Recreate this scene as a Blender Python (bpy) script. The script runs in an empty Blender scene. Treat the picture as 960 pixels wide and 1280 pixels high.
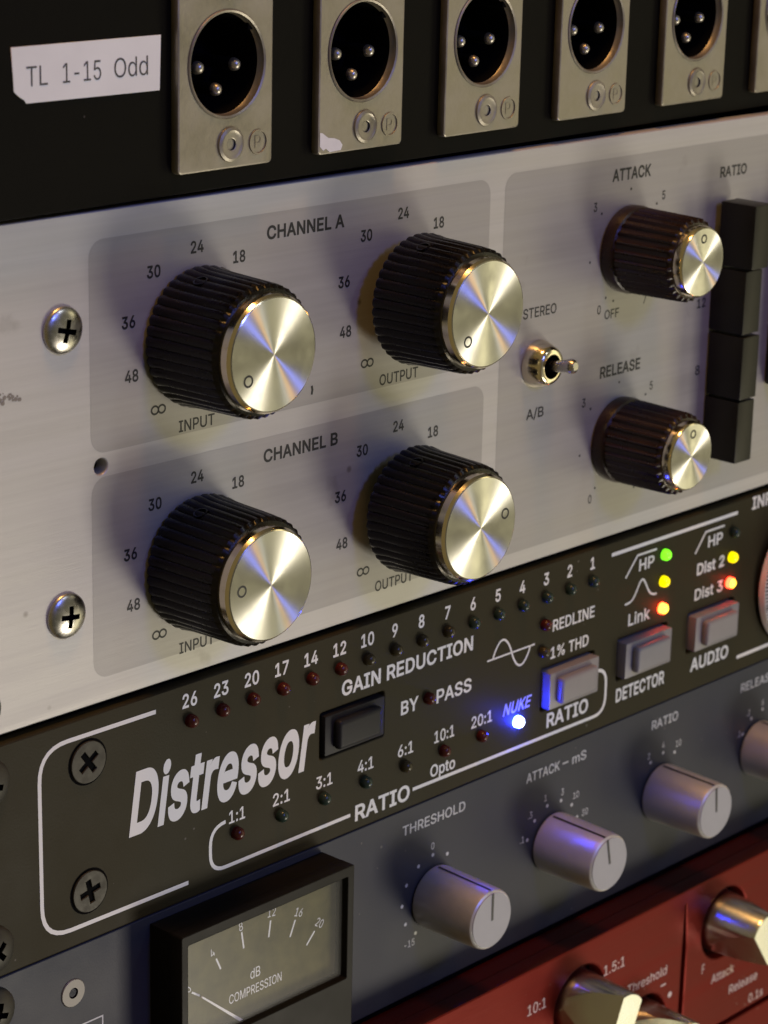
import bpy, bmesh, math, random
from mathutils import Matrix, Vector
from mathutils.geometry import delaunay_2d_cdt
random.seed(4)
S = bpy.context.scene
MM = 0.001
PI = math.pi

# ------------------------------------------------------------------ camera
cd = bpy.data.cameras.new("camera")
cam = bpy.data.objects.new("camera", cd)
S.collection.objects.link(cam)
S.camera = cam
yaw, pit, rol = 0.83310966, -0.29337465, 0.02719004
fwd = Vector((math.sin(yaw) * math.cos(pit), math.cos(yaw) * math.cos(pit), math.sin(pit)))
r0 = Vector((math.cos(yaw), -math.sin(yaw), 0))
u0 = r0.cross(fwd)
rt = r0 * math.cos(rol) + u0 * math.sin(rol)
up = u0 * math.cos(rol) - r0 * math.sin(rol)
M = Matrix((rt, up, -fwd)).transposed().to_4x4()
M.translation = Vector((-213.679, -317.242, 206.389)) * MM
cam.matrix_world = M
cd.sensor_fit = 'HORIZONTAL'
cd.sensor_width = 36
cd.lens = 3094.997 / 960 * 36
cd.shift_x = -46.645 / 960
cd.shift_y = -4.669 / 960
cd.clip_start = 0.01
cd.clip_end = 50
cd.dof.use_dof = True
cd.dof.focus_distance = 0.452
cd.dof.aperture_fstop = 52

# ------------------------------------------------------------------ world, lamps, exposure
W = bpy.data.worlds.new("World")
S.world = W
W.use_nodes = True
wb = W.node_tree.nodes['Background']
wn = W.node_tree
wc = wn.nodes.new('ShaderNodeTexCoord')
wd = wn.nodes.new('ShaderNodeVectorMath')
wd.operation = 'DOT_PRODUCT'
wd.inputs[1].default_value = (0.74, -0.66, -0.12)
wn.links.new(wc.outputs['Generated'], wd.inputs[0])
wr = wn.nodes.new('ShaderNodeValToRGB')
wr.color_ramp.elements[0].position = 0.05
wr.color_ramp.elements[0].color = (0.15, 0.115, 0.052, 1)
wr.color_ramp.elements[1].position = 0.95
wr.color_ramp.elements[1].color = (0.20, 0.185, 0.125, 1)
e_ = wr.color_ramp.elements.new(0.5)
e_.color = (0.058, 0.055, 0.045, 1)
wn.links.new(wd.outputs['Value'], wr.inputs[0])
wn.links.new(wr.outputs[0], wb.inputs[0])
wb.inputs[1].default_value = 1.0
S.view_settings.view_transform = 'Standard'
S.view_settings.look = 'None'
S.view_settings.exposure = 0
S.cycles.use_denoising = True
S.cycles.max_bounces = 8


def lamp(name, pos, target, size, power, col, size_y=None):
    l = bpy.data.lights.new(name, 'AREA')
    l.size = size
    if size_y:
        l.shape = 'RECTANGLE'
        l.size_y = size_y
    l.energy = power
    l.color = col
    o = bpy.data.objects.new(name, l)
    S.collection.objects.link(o)
    o.location = Vector(pos) * MM
    o.rotation_euler = (Vector(target) - Vector(pos)).to_track_quat('-Z', 'Y').to_euler()
    return o


def glow_lamp(name, d, dist, size, radiance, col, size_y=None):
    """lamp at a direction d and distance from the middle of the rack; radiance is what a mirror would show of it"""
    c = Vector((130, 0, 60))
    p = c + Vector(d).normalized() * dist
    area = size * (size_y or size)
    lamp(name, p, c, size, radiance * PI * area, col, size_y)


glow_lamp('warm_wall_standin', (0.80, -0.58, -0.16), 1000, 0.24, 1.4, (1.0, 0.90, 0.54), 1.3)  # unseen strip light added in place of a warm wall the caps mirror
glow_lamp('low_room_lamp', (0.42, -0.72, -0.60), 1000, 0.26, 17.5, (1.0, 0.91, 0.77))
glow_lamp('blue_lamp', (-0.05, -0.75, 0.42), 950, 0.12, 44.0, (0.14, 0.20, 1.0))
glow_lamp('violet_lamp', (0.28, -0.70, 0.62), 950, 0.10, 17.0, (0.84, 0.92, 1.0))
glow_lamp('amber_lamp', (-0.06, -0.20, 0.97), 800, 0.12, 62.0, (1.0, 0.50, 0.14))


# ------------------------------------------------------------------ materials
def new_mat(name):
    m = bpy.data.materials.new(name)
    m.use_nodes = True
    nt = m.node_tree
    return m, nt, nt.nodes['Principled BSDF']


def mat(name, col, rough=0.5, metal=0.0, var=0.0, vscale=150.0, bump=0.0, bscale=3000.0, stretch=(1, 1, 1),
        rvar=0.0, spec=None, coat=0.0, world=False, dust=0.0):
    m, nt, b = new_mat(name)
    b.inputs['Base Color'].default_value = (*col, 1)
    b.inputs['Roughness'].default_value = rough
    b.inputs['Metallic'].default_value = metal
    if spec is not None:
        b.inputs['Specular IOR Level'].default_value = spec
    if coat:
        b.inputs['Coat Weight'].default_value = coat
        b.inputs['Coat Roughness'].default_value = 0.15
    if var or bump or rvar:
        tc = nt.nodes.new('ShaderNodeTexCoord')
        mp = nt.nodes.new('ShaderNodeMapping')
        mp.inputs['Scale'].default_value = stretch
        if world:                                    # repeats of one part wear differently
            ge = nt.nodes.new('ShaderNodeNewGeometry')
            nt.links.new(ge.outputs['Position'], mp.inputs['Vector'])
        else:
            nt.links.new(tc.outputs['Object'], mp.inputs['Vector'])
    if var or rvar:
        n = nt.nodes.new('ShaderNodeTexNoise')
        n.inputs['Scale'].default_value = vscale
        n.inputs['Detail'].default_value = 6
        n.inputs['Roughness'].default_value = 0.6
        nt.links.new(mp.outputs['Vector'], n.inputs['Vector'])
        if var:
            mx = nt.nodes.new('ShaderNodeMix')
            mx.data_type = 'RGBA'
            mx.inputs[6].default_value = (*[c * (1 - var) for c in col], 1)
            mx.inputs[7].default_value = (*[min(1, c * (1 + var)) for c in col], 1)
            nt.links.new(n.outputs['Fac'], mx.inputs['Factor'])
            nt.links.new(mx.outputs[2], b.inputs['Base Color'])
        if rvar:
            mr = nt.nodes.new('ShaderNodeMapRange')
            mr.inputs[1].default_value = 0.3
            mr.inputs[2].default_value = 0.7
            mr.inputs[3].default_value = max(0.02, rough - rvar)
            mr.inputs[4].default_value = min(1, rough + rvar)
            nt.links.new(n.outputs['Fac'], mr.inputs[0])
            nt.links.new(mr.outputs[0], b.inputs['Roughness'])
    if bump:
        n2 = nt.nodes.new('ShaderNodeTexNoise')
        n2.inputs['Scale'].default_value = bscale
        n2.inputs['Detail'].default_value = 4
        nt.links.new(mp.outputs['Vector'], n2.inputs['Vector'])
        bp = nt.nodes.new('ShaderNodeBump')
        bp.inputs['Strength'].default_value = bump
        bp.inputs['Distance'].default_value = 0.0002
        nt.links.new(n2.outputs['Fac'], bp.inputs['Height'])
        nt.links.new(bp.outputs['Normal'], b.inputs['Normal'])
    if dust:                                         # sparse pale specks and nicks in the paint
        vo = nt.nodes.new('ShaderNodeTexVoronoi')
        vo.inputs['Scale'].default_value = 330
        nt.links.new(tc.outputs['Object'], vo.inputs['Vector'])
        nz = nt.nodes.new('ShaderNodeTexNoise')
        nz.inputs['Scale'].default_value = 45
        nt.links.new(tc.outputs['Object'], nz.inputs['Vector'])
        th = nt.nodes.new('ShaderNodeMapRange')      # specks only where the coarse noise is high
        th.inputs[1].default_value = 0.52
        th.inputs[2].default_value = 0.75
        th.inputs[3].default_value = 0.0
        th.inputs[4].default_value = 0.13
        nt.links.new(nz.outputs['Fac'], th.inputs[0])
        lt = nt.nodes.new('ShaderNodeMath')
        lt.operation = 'LESS_THAN'
        nt.links.new(vo.outputs['Distance'], lt.inputs[0])
        nt.links.new(th.outputs[0], lt.inputs[1])
        mu = nt.nodes.new('ShaderNodeMath')
        mu.operation = 'MULTIPLY'
        mu.inputs[1].default_value = dust
        nt.links.new(lt.outputs[0], mu.inputs[0])
        md = nt.nodes.new('ShaderNodeMix')
        md.data_type = 'RGBA'
        lk = b.inputs['Base Color'].links
        if lk:
            nt.links.new(lk[0].from_socket, md.inputs[6])
        else:
            md.inputs[6].default_value = (*col, 1)
        md.inputs[7].default_value = (0.22, 0.20, 0.17, 1)
        nt.links.new(mu.outputs[0], md.inputs['Factor'])
        nt.links.new(md.outputs[2], b.inputs['Base Color'])
    return m


def silver_mat(name, col):
    """brushed silver panel with handling marks and a few dark specks"""
    m = mat(name, col, 0.46, 0.35, var=0.10, vscale=30, bump=0.10, bscale=900, stretch=(0.25, 1, 6), rvar=0.08)
    nt = m.node_tree
    b = nt.nodes['Principled BSDF']
    src = b.inputs['Base Color'].links[0].from_socket
    tc = nt.nodes.new('ShaderNodeTexCoord')
    n = nt.nodes.new('ShaderNodeTexNoise')
    n.inputs['Scale'].default_value = 75
    n.inputs['Detail'].default_value = 5
    nt.links.new(tc.outputs['Object'], n.inputs['Vector'])
    cr = nt.nodes.new('ShaderNodeValToRGB')
    cr.color_ramp.elements[0].position = 0.66
    cr.color_ramp.elements[0].color = (0, 0, 0, 1)
    cr.color_ramp.elements[1].position = 0.80
    cr.color_ramp.elements[1].color = (0.7, 0.7, 0.7, 1)
    nt.links.new(n.outputs['Fac'], cr.inputs['Fac'])
    v = nt.nodes.new('ShaderNodeTexVoronoi')
    v.inputs['Scale'].default_value = 60
    nt.links.new(tc.outputs['Object'], v.inputs['Vector'])
    cr2 = nt.nodes.new('ShaderNodeValToRGB')
    cr2.color_ramp.elements[0].position = 0.02
    cr2.color_ramp.elements[0].color = (0.8, 0.8, 0.8, 1)
    cr2.color_ramp.elements[1].position = 0.05
    cr2.color_ramp.elements[1].color = (0, 0, 0, 1)
    nt.links.new(v.outputs['Distance'], cr2.inputs['Fac'])
    mp3 = nt.nodes.new('ShaderNodeMapping')
    mp3.inputs['Scale'].default_value = (0.02, 1, 1)
    nt.links.new(tc.outputs['Object'], mp3.inputs['Vector'])
    n3 = nt.nodes.new('ShaderNodeTexNoise')
    n3.inputs['Scale'].default_value = 1100
    n3.inputs['Detail'].default_value = 3
    nt.links.new(mp3.outputs['Vector'], n3.inputs['Vector'])
    r3 = nt.nodes.new('ShaderNodeMapRange')
    r3.inputs[1].default_value = 0.25
    r3.inputs[2].default_value = 0.75
    r3.inputs[3].default_value = 0.955
    r3.inputs[4].default_value = 1.045
    nt.links.new(n3.outputs['Fac'], r3.inputs[0])
    m3 = nt.nodes.new('ShaderNodeMix')
    m3.data_type = 'RGBA'
    m3.blend_type = 'MULTIPLY'
    m3.inputs['Factor'].default_value = 1
    nt.links.new(src, m3.inputs[6])
    nt.links.new(r3.outputs[0], m3.inputs[7])
    src = m3.outputs[2]
    ad = nt.nodes.new('ShaderNodeMath')
    ad.operation = 'MAXIMUM'
    nt.links.new(cr.outputs['Color'], ad.inputs[0])
    nt.links.new(cr2.outputs['Color'], ad.inputs[1])
    mx = nt.nodes.new('ShaderNodeMix')
    mx.data_type = 'RGBA'
    nt.links.new(ad.outputs[0], mx.inputs['Factor'])
    nt.links.new(src, mx.inputs[6])
    mx.inputs[7].default_value = (col[0] * .45, col[1] * .42, col[2] * .38, 1)
    nt.links.new(mx.outputs[2], b.inputs['Base Color'])
    return m


def glow(name, col, strength):
    m, nt, b = new_mat(name)
    b.inputs['Base Color'].default_value = (*[c * .5 for c in col], 1)
    b.inputs['Roughness'].default_value = 0.2
    b.inputs['Emission Color'].default_value = (*col, 1)
    b.inputs['Emission Strength'].default_value = strength
    return m


M_silver = silver_mat('brushed_silver', (0.50, 0.49, 0.46))
M_zone = silver_mat('grey_printed_silver', (0.37, 0.36, 0.34))
M_ink = mat('black_ink', (0.012, 0.012, 0.013), 0.5)
M_white = mat('white_ink', (0.74, 0.74, 0.71), 0.5)
M_softwhite = mat('pale_grey_ink', (0.52, 0.53, 0.54), 0.5)
M_pinkink = mat('pale_pink_ink', (0.62, 0.50, 0.47), 0.5)
M_bluewhite = mat('blue_lit_white_ink', (0.40, 0.44, 0.70), 0.5)  # white lettering tinted with the glow of the blue light below it
M_olive = mat('dark_olive_enamel', (0.029, 0.0245, 0.0105), 0.5, 0.0, spec=0.1, dust=0.45, var=0.25, vscale=40, bump=0.15, bscale=2500, rvar=0.06)
M_black = mat('black_enamel', (0.0045, 0.0042, 0.003), 0.5, 0.0, spec=0.06, dust=0.25, var=0.3, vscale=60, bump=0.1, bscale=2500)
M_void = mat('black_steel_and_recess_shade', (0.003, 0.003, 0.003), 0.8, spec=0.04)  # black steel, also painted into screw recesses and pin shafts as shade
M_slate = mat('slate_grey_enamel', (0.040, 0.043, 0.053), 0.45, 0.0, spec=0.18, dust=0.5, var=0.12, vscale=35, bump=0.15, bscale=2600, rvar=0.06)
M_red = mat('brushed_red_anodised', (0.125, 0.0085, 0.0045), 0.42, 0.45, spec=0.06, dust=0.5, var=0.22, vscale=40, bump=0.25, bscale=700,
            stretch=(0.2, 1, 5), rvar=0.08)
M_redlip = mat('darker_red', (0.045, 0.003, 0.0022), 0.22, 0.3, var=0.35, vscale=45)  # darker, glossier copy of the red for upward lip faces and backing
M_rib = mat('black_bakelite', (0.0032, 0.0019, 0.0013), 0.28, 0.0, spec=0.3, var=0.6, vscale=220, bump=0.15, bscale=2500, rvar=0.12, world=True)
M_ribbrown = mat('amber_lit_bakelite', (0.019, 0.008, 0.0038), 0.30, 0.0, spec=0.4, var=0.5, vscale=220, bump=0.15, bscale=2500, rvar=0.1, world=True)  # small knobs browned in colour for the amber light on their ribs
M_chrome = mat('amber_tinted_nickel', (0.82, 0.74, 0.56), 0.16, 1.0, rvar=0.05, vscale=200)  # amber reflection on the cap rims put into the base colour
M_steel = mat('polished_steel', (0.70, 0.70, 0.67), 0.24, 1.0, rvar=0.05, vscale=150)
M_satin = mat('satin_nickel', (0.30, 0.275, 0.22), 0.42, 0.7, var=0.55, vscale=95, bump=0.3, bscale=900, rvar=0.12, world=True)
M_screw = mat('nickel_screw', (0.50, 0.48, 0.44), 0.28, 1.0, var=0.35, vscale=500, rvar=0.1)
M_darkscrew = mat('blackened_screw', (0.040, 0.037, 0.027), 0.5, 0.25, spec=0.3, var=0.3, vscale=500, rvar=0.1)
M_key = mat('black_key_plastic', (0.009, 0.008, 0.0045), 0.40, 0.0, spec=0.35, var=0.2, vscale=200, bump=0.08, bscale=2500)
M_greyplastic = mat('grey_button_plastic', (0.235, 0.222, 0.222), 0.42, 0.0, var=0.08, vscale=300, bump=0.1, bscale=4000)
M_darkplastic = mat('charcoal_button_plastic', (0.013, 0.0135, 0.015), 0.5, 0.0, spec=0.2, bump=0.1, bscale=4000)
M_tape = mat('white_tape', (0.78, 0.79, 0.74), 0.5, 0.0, var=0.10, vscale=90, bump=0.1, bscale=600)
M_knob = mat('satin_grey_knob', (0.62, 0.61, 0.58), 0.40, 0.6, var=0.12, world=True, vscale=150, bump=0.08, bscale=2500, rvar=0.05)
M_knobface = mat('grey_knob_face', (0.36, 0.36, 0.37), 0.5, 0.0, var=0.08, vscale=250)
M_bezel = mat('black_meter_plastic', (0.009, 0.008, 0.0055), 0.42, 0.0, spec=0.1, var=0.2, vscale=100, rvar=0.05)
M_dial = mat('olive_meter_card', (0.100, 0.090, 0.030), 0.8, 0.0, var=0.75, vscale=190, spec=0.1)
M_skirt = mat('pale_dial_skirt', (0.75, 0.73, 0.66), 0.45)
M_pin = mat('silver_pin', (0.45, 0.42, 0.36), 0.36, 0.9)
M_chip = mat('white_paint_chip', (0.75, 0.74, 0.70), 0.5, 0.0, var=0.1, vscale=600)

# spun aluminium: circular grooves give the fan-shaped glints
M_spun, nt_, b_ = new_mat('spun_aluminium')
b_.inputs['Base Color'].default_value = (0.82, 0.81, 0.74, 1)
b_.inputs['Metallic'].default_value = 1
b_.inputs['Roughness'].default_value = 0.42
b_.inputs['Anisotropic'].default_value = 1.0
b_.inputs['Anisotropic Rotation'].default_value = 0.25
ge_ = nt_.nodes.new('ShaderNodeNewGeometry')
no_ = nt_.nodes.new('ShaderNodeTexNoise')
no_.inputs['Scale'].default_value = 260
no_.inputs['Detail'].default_value = 5
nt_.links.new(ge_.outputs['Position'], no_.inputs['Vector'])
mr_ = nt_.nodes.new('ShaderNodeMapRange')
mr_.inputs[1].default_value = 0.35
mr_.inputs[2].default_value = 0.7
mr_.inputs[3].default_value = 0.37
mr_.inputs[4].default_value = 0.52
nt_.links.new(no_.outputs['Fac'], mr_.inputs[0])
nt_.links.new(mr_.outputs[0], b_.inputs['Roughness'])
tg = nt_.nodes.new('ShaderNodeTangent')
tg.direction_type = 'RADIAL'
tg.axis = 'Y'
nt_.links.new(tg.outputs[0], b_.inputs['Tangent'])

# clear meter window
M_glass = bpy.data.materials.new('meter_window')
M_glass.use_nodes = True
nt_ = M_glass.node_tree
nt_.nodes.remove(nt_.nodes['Principled BSDF'])
tr = nt_.nodes.new('ShaderNodeBsdfTransparent')
gl = nt_.nodes.new('ShaderNodeBsdfGlossy')
gl.inputs['Roughness'].default_value = 0.28
mx = nt_.nodes.new('ShaderNodeMixShader')
mx.inputs[0].default_value = 0.015
nt_.links.new(tr.outputs[0], mx.inputs[1])
nt_.links.new(gl.outputs[0], mx.inputs[2])
nt_.links.new(mx.outputs[0], nt_.nodes['Material Output'].inputs[0])


def led_mat(name, col):
    return mat(name, col, 0.26, 0.0, spec=0.35)


M_led_red = led_mat('unlit_red_lens', (0.070, 0.010, 0.007))
M_led_olive = led_mat('unlit_amber_lens', (0.045, 0.036, 0.014))
M_led_green = led_mat('unlit_green_lens', (0.022, 0.040, 0.028))
M_lit_blue = glow('lit_blue_lens', (0.015, 0.03, 1.0), 300)
M_lit_blue_core = glow('lit_blue_core', (0.60, 0.68, 1.0), 16)
M_lit_green = glow('lit_green_lens', (0.20, 1.0, 0.02), 1.6)
M_lit_yellow = glow('lit_yellow_lens', (1.0, 0.80, 0.0), 1.5)
M_lit_orange = glow('lit_orange_lens', (1.0, 0.05, 0.01), 22.0)
M_lit_red = glow('lit_red_lens', (1.0, 0.03, 0.01), 22.0)
M_lit_core = glow('lit_amber_core', (1.0, 0.62, 0.05), 4.0)

# ------------------------------------------------------------------ building helpers (millimetres in the frame of a rack unit:
# x to the right, y away from the viewer with 0 on the front panel, z up)


class Unit:
    def __init__(self, name, label, cat, base, rot=(0, 0), y0=0.0, dz=0.0, piv=(130, 0, 0)):
        a, b = rot
        R = Matrix.Rotation(a, 3, 'Z') @ Matrix.Rotation(b, 3, 'X')
        O = Vector(piv)
        self.base = Vector(base)
        loc = R @ (self.base - O) + O + Vector((0, y0, dz))
        e = bpy.data.objects.new(name, None)
        e.empty_display_size = 0.02
        S.collection.objects.link(e)
        e.location = loc * MM
        e.rotation_euler = R.to_euler()
        e['label'] = label
        e['category'] = cat
        self.o = e
        self.text = []


def finish(name, bm, mats, parent, loc, base=Vector((0, 0, 0)), smooth=None):
    """link a bmesh (mm) as one object; loc is in the parent's frame (mm)"""
    me = bpy.data.meshes.new(name)
    bmesh.ops.scale(bm, vec=(MM, MM, MM), verts=bm.verts)
    bmesh.ops.recalc_face_normals(bm, faces=bm.faces)
    bm.to_mesh(me)
    bm.free()
    for m in (mats if isinstance(mats, (list, tuple)) else [mats]):
        me.materials.append(m)
    if smooth is not None:
        for p in me.polygons:
            p.use_smooth = True
        me.set_sharp_from_angle(angle=math.radians(smooth))
    o = bpy.data.objects.new(name, me)
    S.collection.objects.link(o)
    o.parent = parent
    o.location = (Vector(loc) - base) * MM
    return o


def part(name, bm, mats, unit, loc=(0, 0, 0), smooth=None, label=None):
    o = finish(name, bm, mats, unit.o, loc, unit.base, smooth)
    if label:
        o['label'] = label
    return o


def sub(name, bm, mats, par, loc=(0, 0, 0), smooth=None):
    return finish(name, bm, mats, par, loc, Vector((0, 0, 0)), smooth)


def copy_part(o, unit, loc, label=None):
    c = o.copy()
    S.collection.objects.link(c)
    c.location = (Vector(loc) - unit.base) * MM
    if label:
        c['label'] = label
    elif 'label' in c:
        del c['label']
    for ch in list(o.children):
        d = ch.copy()
        S.collection.objects.link(d)
        d.parent = c
    return c


def box(bm, x0, x1, y0, y1, z0, z1, bev=0.0, seg=2, mi=0):
    x0, x1, y0, y1, z0, z1 = min(x0, x1), max(x0, x1), min(y0, y1), max(y0, y1), min(z0, z1), max(z0, z1)
    r = bmesh.ops.create_cube(bm, size=1)
    vs = r['verts']
    for v in vs:
        v.co = Vector((x0 + (v.co.x + .5) * (x1 - x0), y0 + (v.co.y + .5) * (y1 - y0), z0 + (v.co.z + .5) * (z1 - z0)))
    fs = {f for v in vs for f in v.link_faces}
    if bev:
        es = list({e for v in vs for e in v.link_edges})
        q = bmesh.ops.bevel(bm, geom=es, offset=bev, segments=seg, affect='EDGES', profile=0.6)
        fs |= set(q['faces'])
    for f in fs:
        if f.is_valid:
            f.material_index = mi


def lathe(bm, prof, n=48, c=(0, 0), rad=None, mi=None, close0=True, close1=True):
    """prof: (radius, y) list from the panel outwards; spun round the y axis. rad(theta, k) may scale a ring"""
    rings = []
    for k, (r, y) in enumerate(prof):
        ring = []
        for i in range(n):
            t = 2 * PI * i / n
            q = r * (rad(t, k) if rad else 1)
            ring.append(bm.verts.new((c[0] + q * math.cos(t), y, c[1] + q * math.sin(t))))
        rings.append(ring)
    for k in range(len(rings) - 1):
        a, b = rings[k], rings[k + 1]
        for i in range(n):
            j = (i + 1) % n
            f = bm.faces.new((a[i], a[j], b[j], b[i]))
            if mi:
                f.material_index = mi[k]
    if close1:
        f = bm.faces.new(rings[-1])
        if mi:
            f.material_index = mi[-1]
    if close0:
        bm.faces.new(rings[0][::-1])
    return rings


def disc(bm, cx, cz, r, y, n=20, mi=0):
    vs = [bm.verts.new((cx + r * math.cos(2 * PI * i / n), y, cz + r * math.sin(2 * PI * i / n))) for i in range(n)]
    bm.faces.new(vs).material_index = mi


def ringflat(bm, cx, cz, r0, r1, y, n=36):
    a = [bm.verts.new((cx + r0 * math.cos(2 * PI * i / n), y, cz + r0 * math.sin(2 * PI * i / n))) for i in range(n)]
    b = [bm.verts.new((cx + r1 * math.cos(2 * PI * i / n), y, cz + r1 * math.sin(2 * PI * i / n))) for i in range(n)]
    for i in range(n):
        j = (i + 1) % n
        bm.faces.new((a[i], a[j], b[j], b[i]))


def ribbon(bm, pts, w, y):
    """flat printed stroke along a polyline in the panel plane"""
    P = [Vector(p) for p in pts]
    L = []
    for i, p in enumerate(P):
        d1 = (P[i] - P[i - 1]).normalized() if i else None
        d2 = (P[i + 1] - P[i]).normalized() if i < len(P) - 1 else None
        if d1 is None:
            d1 = d2
        if d2 is None:
            d2 = d1
        n = Vector((-(d1.y + d2.y), d1.x + d2.x)).normalized()
        s = w / 2 / max(0.4, n.dot(Vector((-d1.y, d1.x))))
        L.append((bm.verts.new((p.x + n.x * s, y, p.y + n.y * s)), bm.verts.new((p.x - n.x * s, y, p.y - n.y * s))))
    for a, b in zip(L, L[1:]):
        bm.faces.new((a[0], a[1], b[1], b[0]))


def rounded(pts, r, n=7, closed=False):
    """polyline with its inner corners rounded"""
    out = []
    m = len(pts)
    for i, p in enumerate(pts):
        if not closed and i in (0, m - 1):
            out.append(tuple(p))
            continue
        a, b, c = Vector(pts[i - 1]), Vector(p), Vector(pts[(i + 1) % m])
        d1, d2 = (a - b).normalized(), (c - b).normalized()
        p1, p2 = b + d1 * r, b + d2 * r
        for k in range(n + 1):
            t = k / n
            q = p1 * (1 - t) ** 2 + b * 2 * t * (1 - t) * 1.0 + p2 * t ** 2
            e = b + (q - b)
            out.append((e.x, e.y))
    return out


def rrect(x0, x1, z0, z1, r, n=7):
    out = []
    for cx, cz, a0 in ((x1 - r, z1 - r, 0), (x0 + r, z1 - r, PI / 2), (x0 + r, z0 + r, PI), (x1 - r, z0 + r, 1.5 * PI)):
        for k in range(n + 1):
            a = a0 + k / n * PI / 2
            out.append((cx + r * math.cos(a), cz + r * math.sin(a)))
    return out


def circle(cx, cz, r, n=48):
    return [(cx + r * math.cos(2 * PI * i / n), cz + r * math.sin(2 * PI * i / n)) for i in range(n)]


def curve_mesh(cu):
    o = bpy.data.objects.new('temp', cu)
    S.collection.objects.link(o)
    dg = bpy.context.evaluated_depsgraph_get()
    me = bpy.data.meshes.new_from_object(o.evaluated_get(dg))
    bpy.data.objects.remove(o)
    return me


def plate(bm, outer, holes, yf, yb, bev=0.2, mi=0):
    """flat plate with real holes: front face at yf, back at yb"""
    cu = bpy.data.curves.new('temp', 'CURVE')
    cu.dimensions = '2D'
    cu.fill_mode = 'BOTH'
    cu.extrude = abs(yb - yf) / 2 - bev
    cu.bevel_depth = bev
    cu.bevel_resolution = 1
    cu.offset = -bev
    for poly in [outer] + holes:
        sp = cu.splines.new('POLY')
        sp.points.add(len(poly) - 1)
        for p, q in zip(sp.points, poly):
            p.co = (q[0], q[1], 0, 1)
        sp.use_cyclic_u = True
    me = curve_mesh(cu)
    b2 = bmesh.new()
    b2.from_mesh(me)
    mid = (yf + yb) / 2
    for v in b2.verts:
        v.co = Vector((v.co.x, mid - v.co.z, v.co.y))
    tmp = bpy.data.meshes.new('temp')
    b2.to_mesh(tmp)
    b2.free()
    n0 = len(bm.faces)
    bm.from_mesh(tmp)
    bm.faces.ensure_lookup_table()
    for f in bm.faces[n0:]:
        f.material_index = mi
    bpy.data.meshes.remove(tmp)
    bpy.data.meshes.remove(me)


CAP = 5.09
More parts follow.
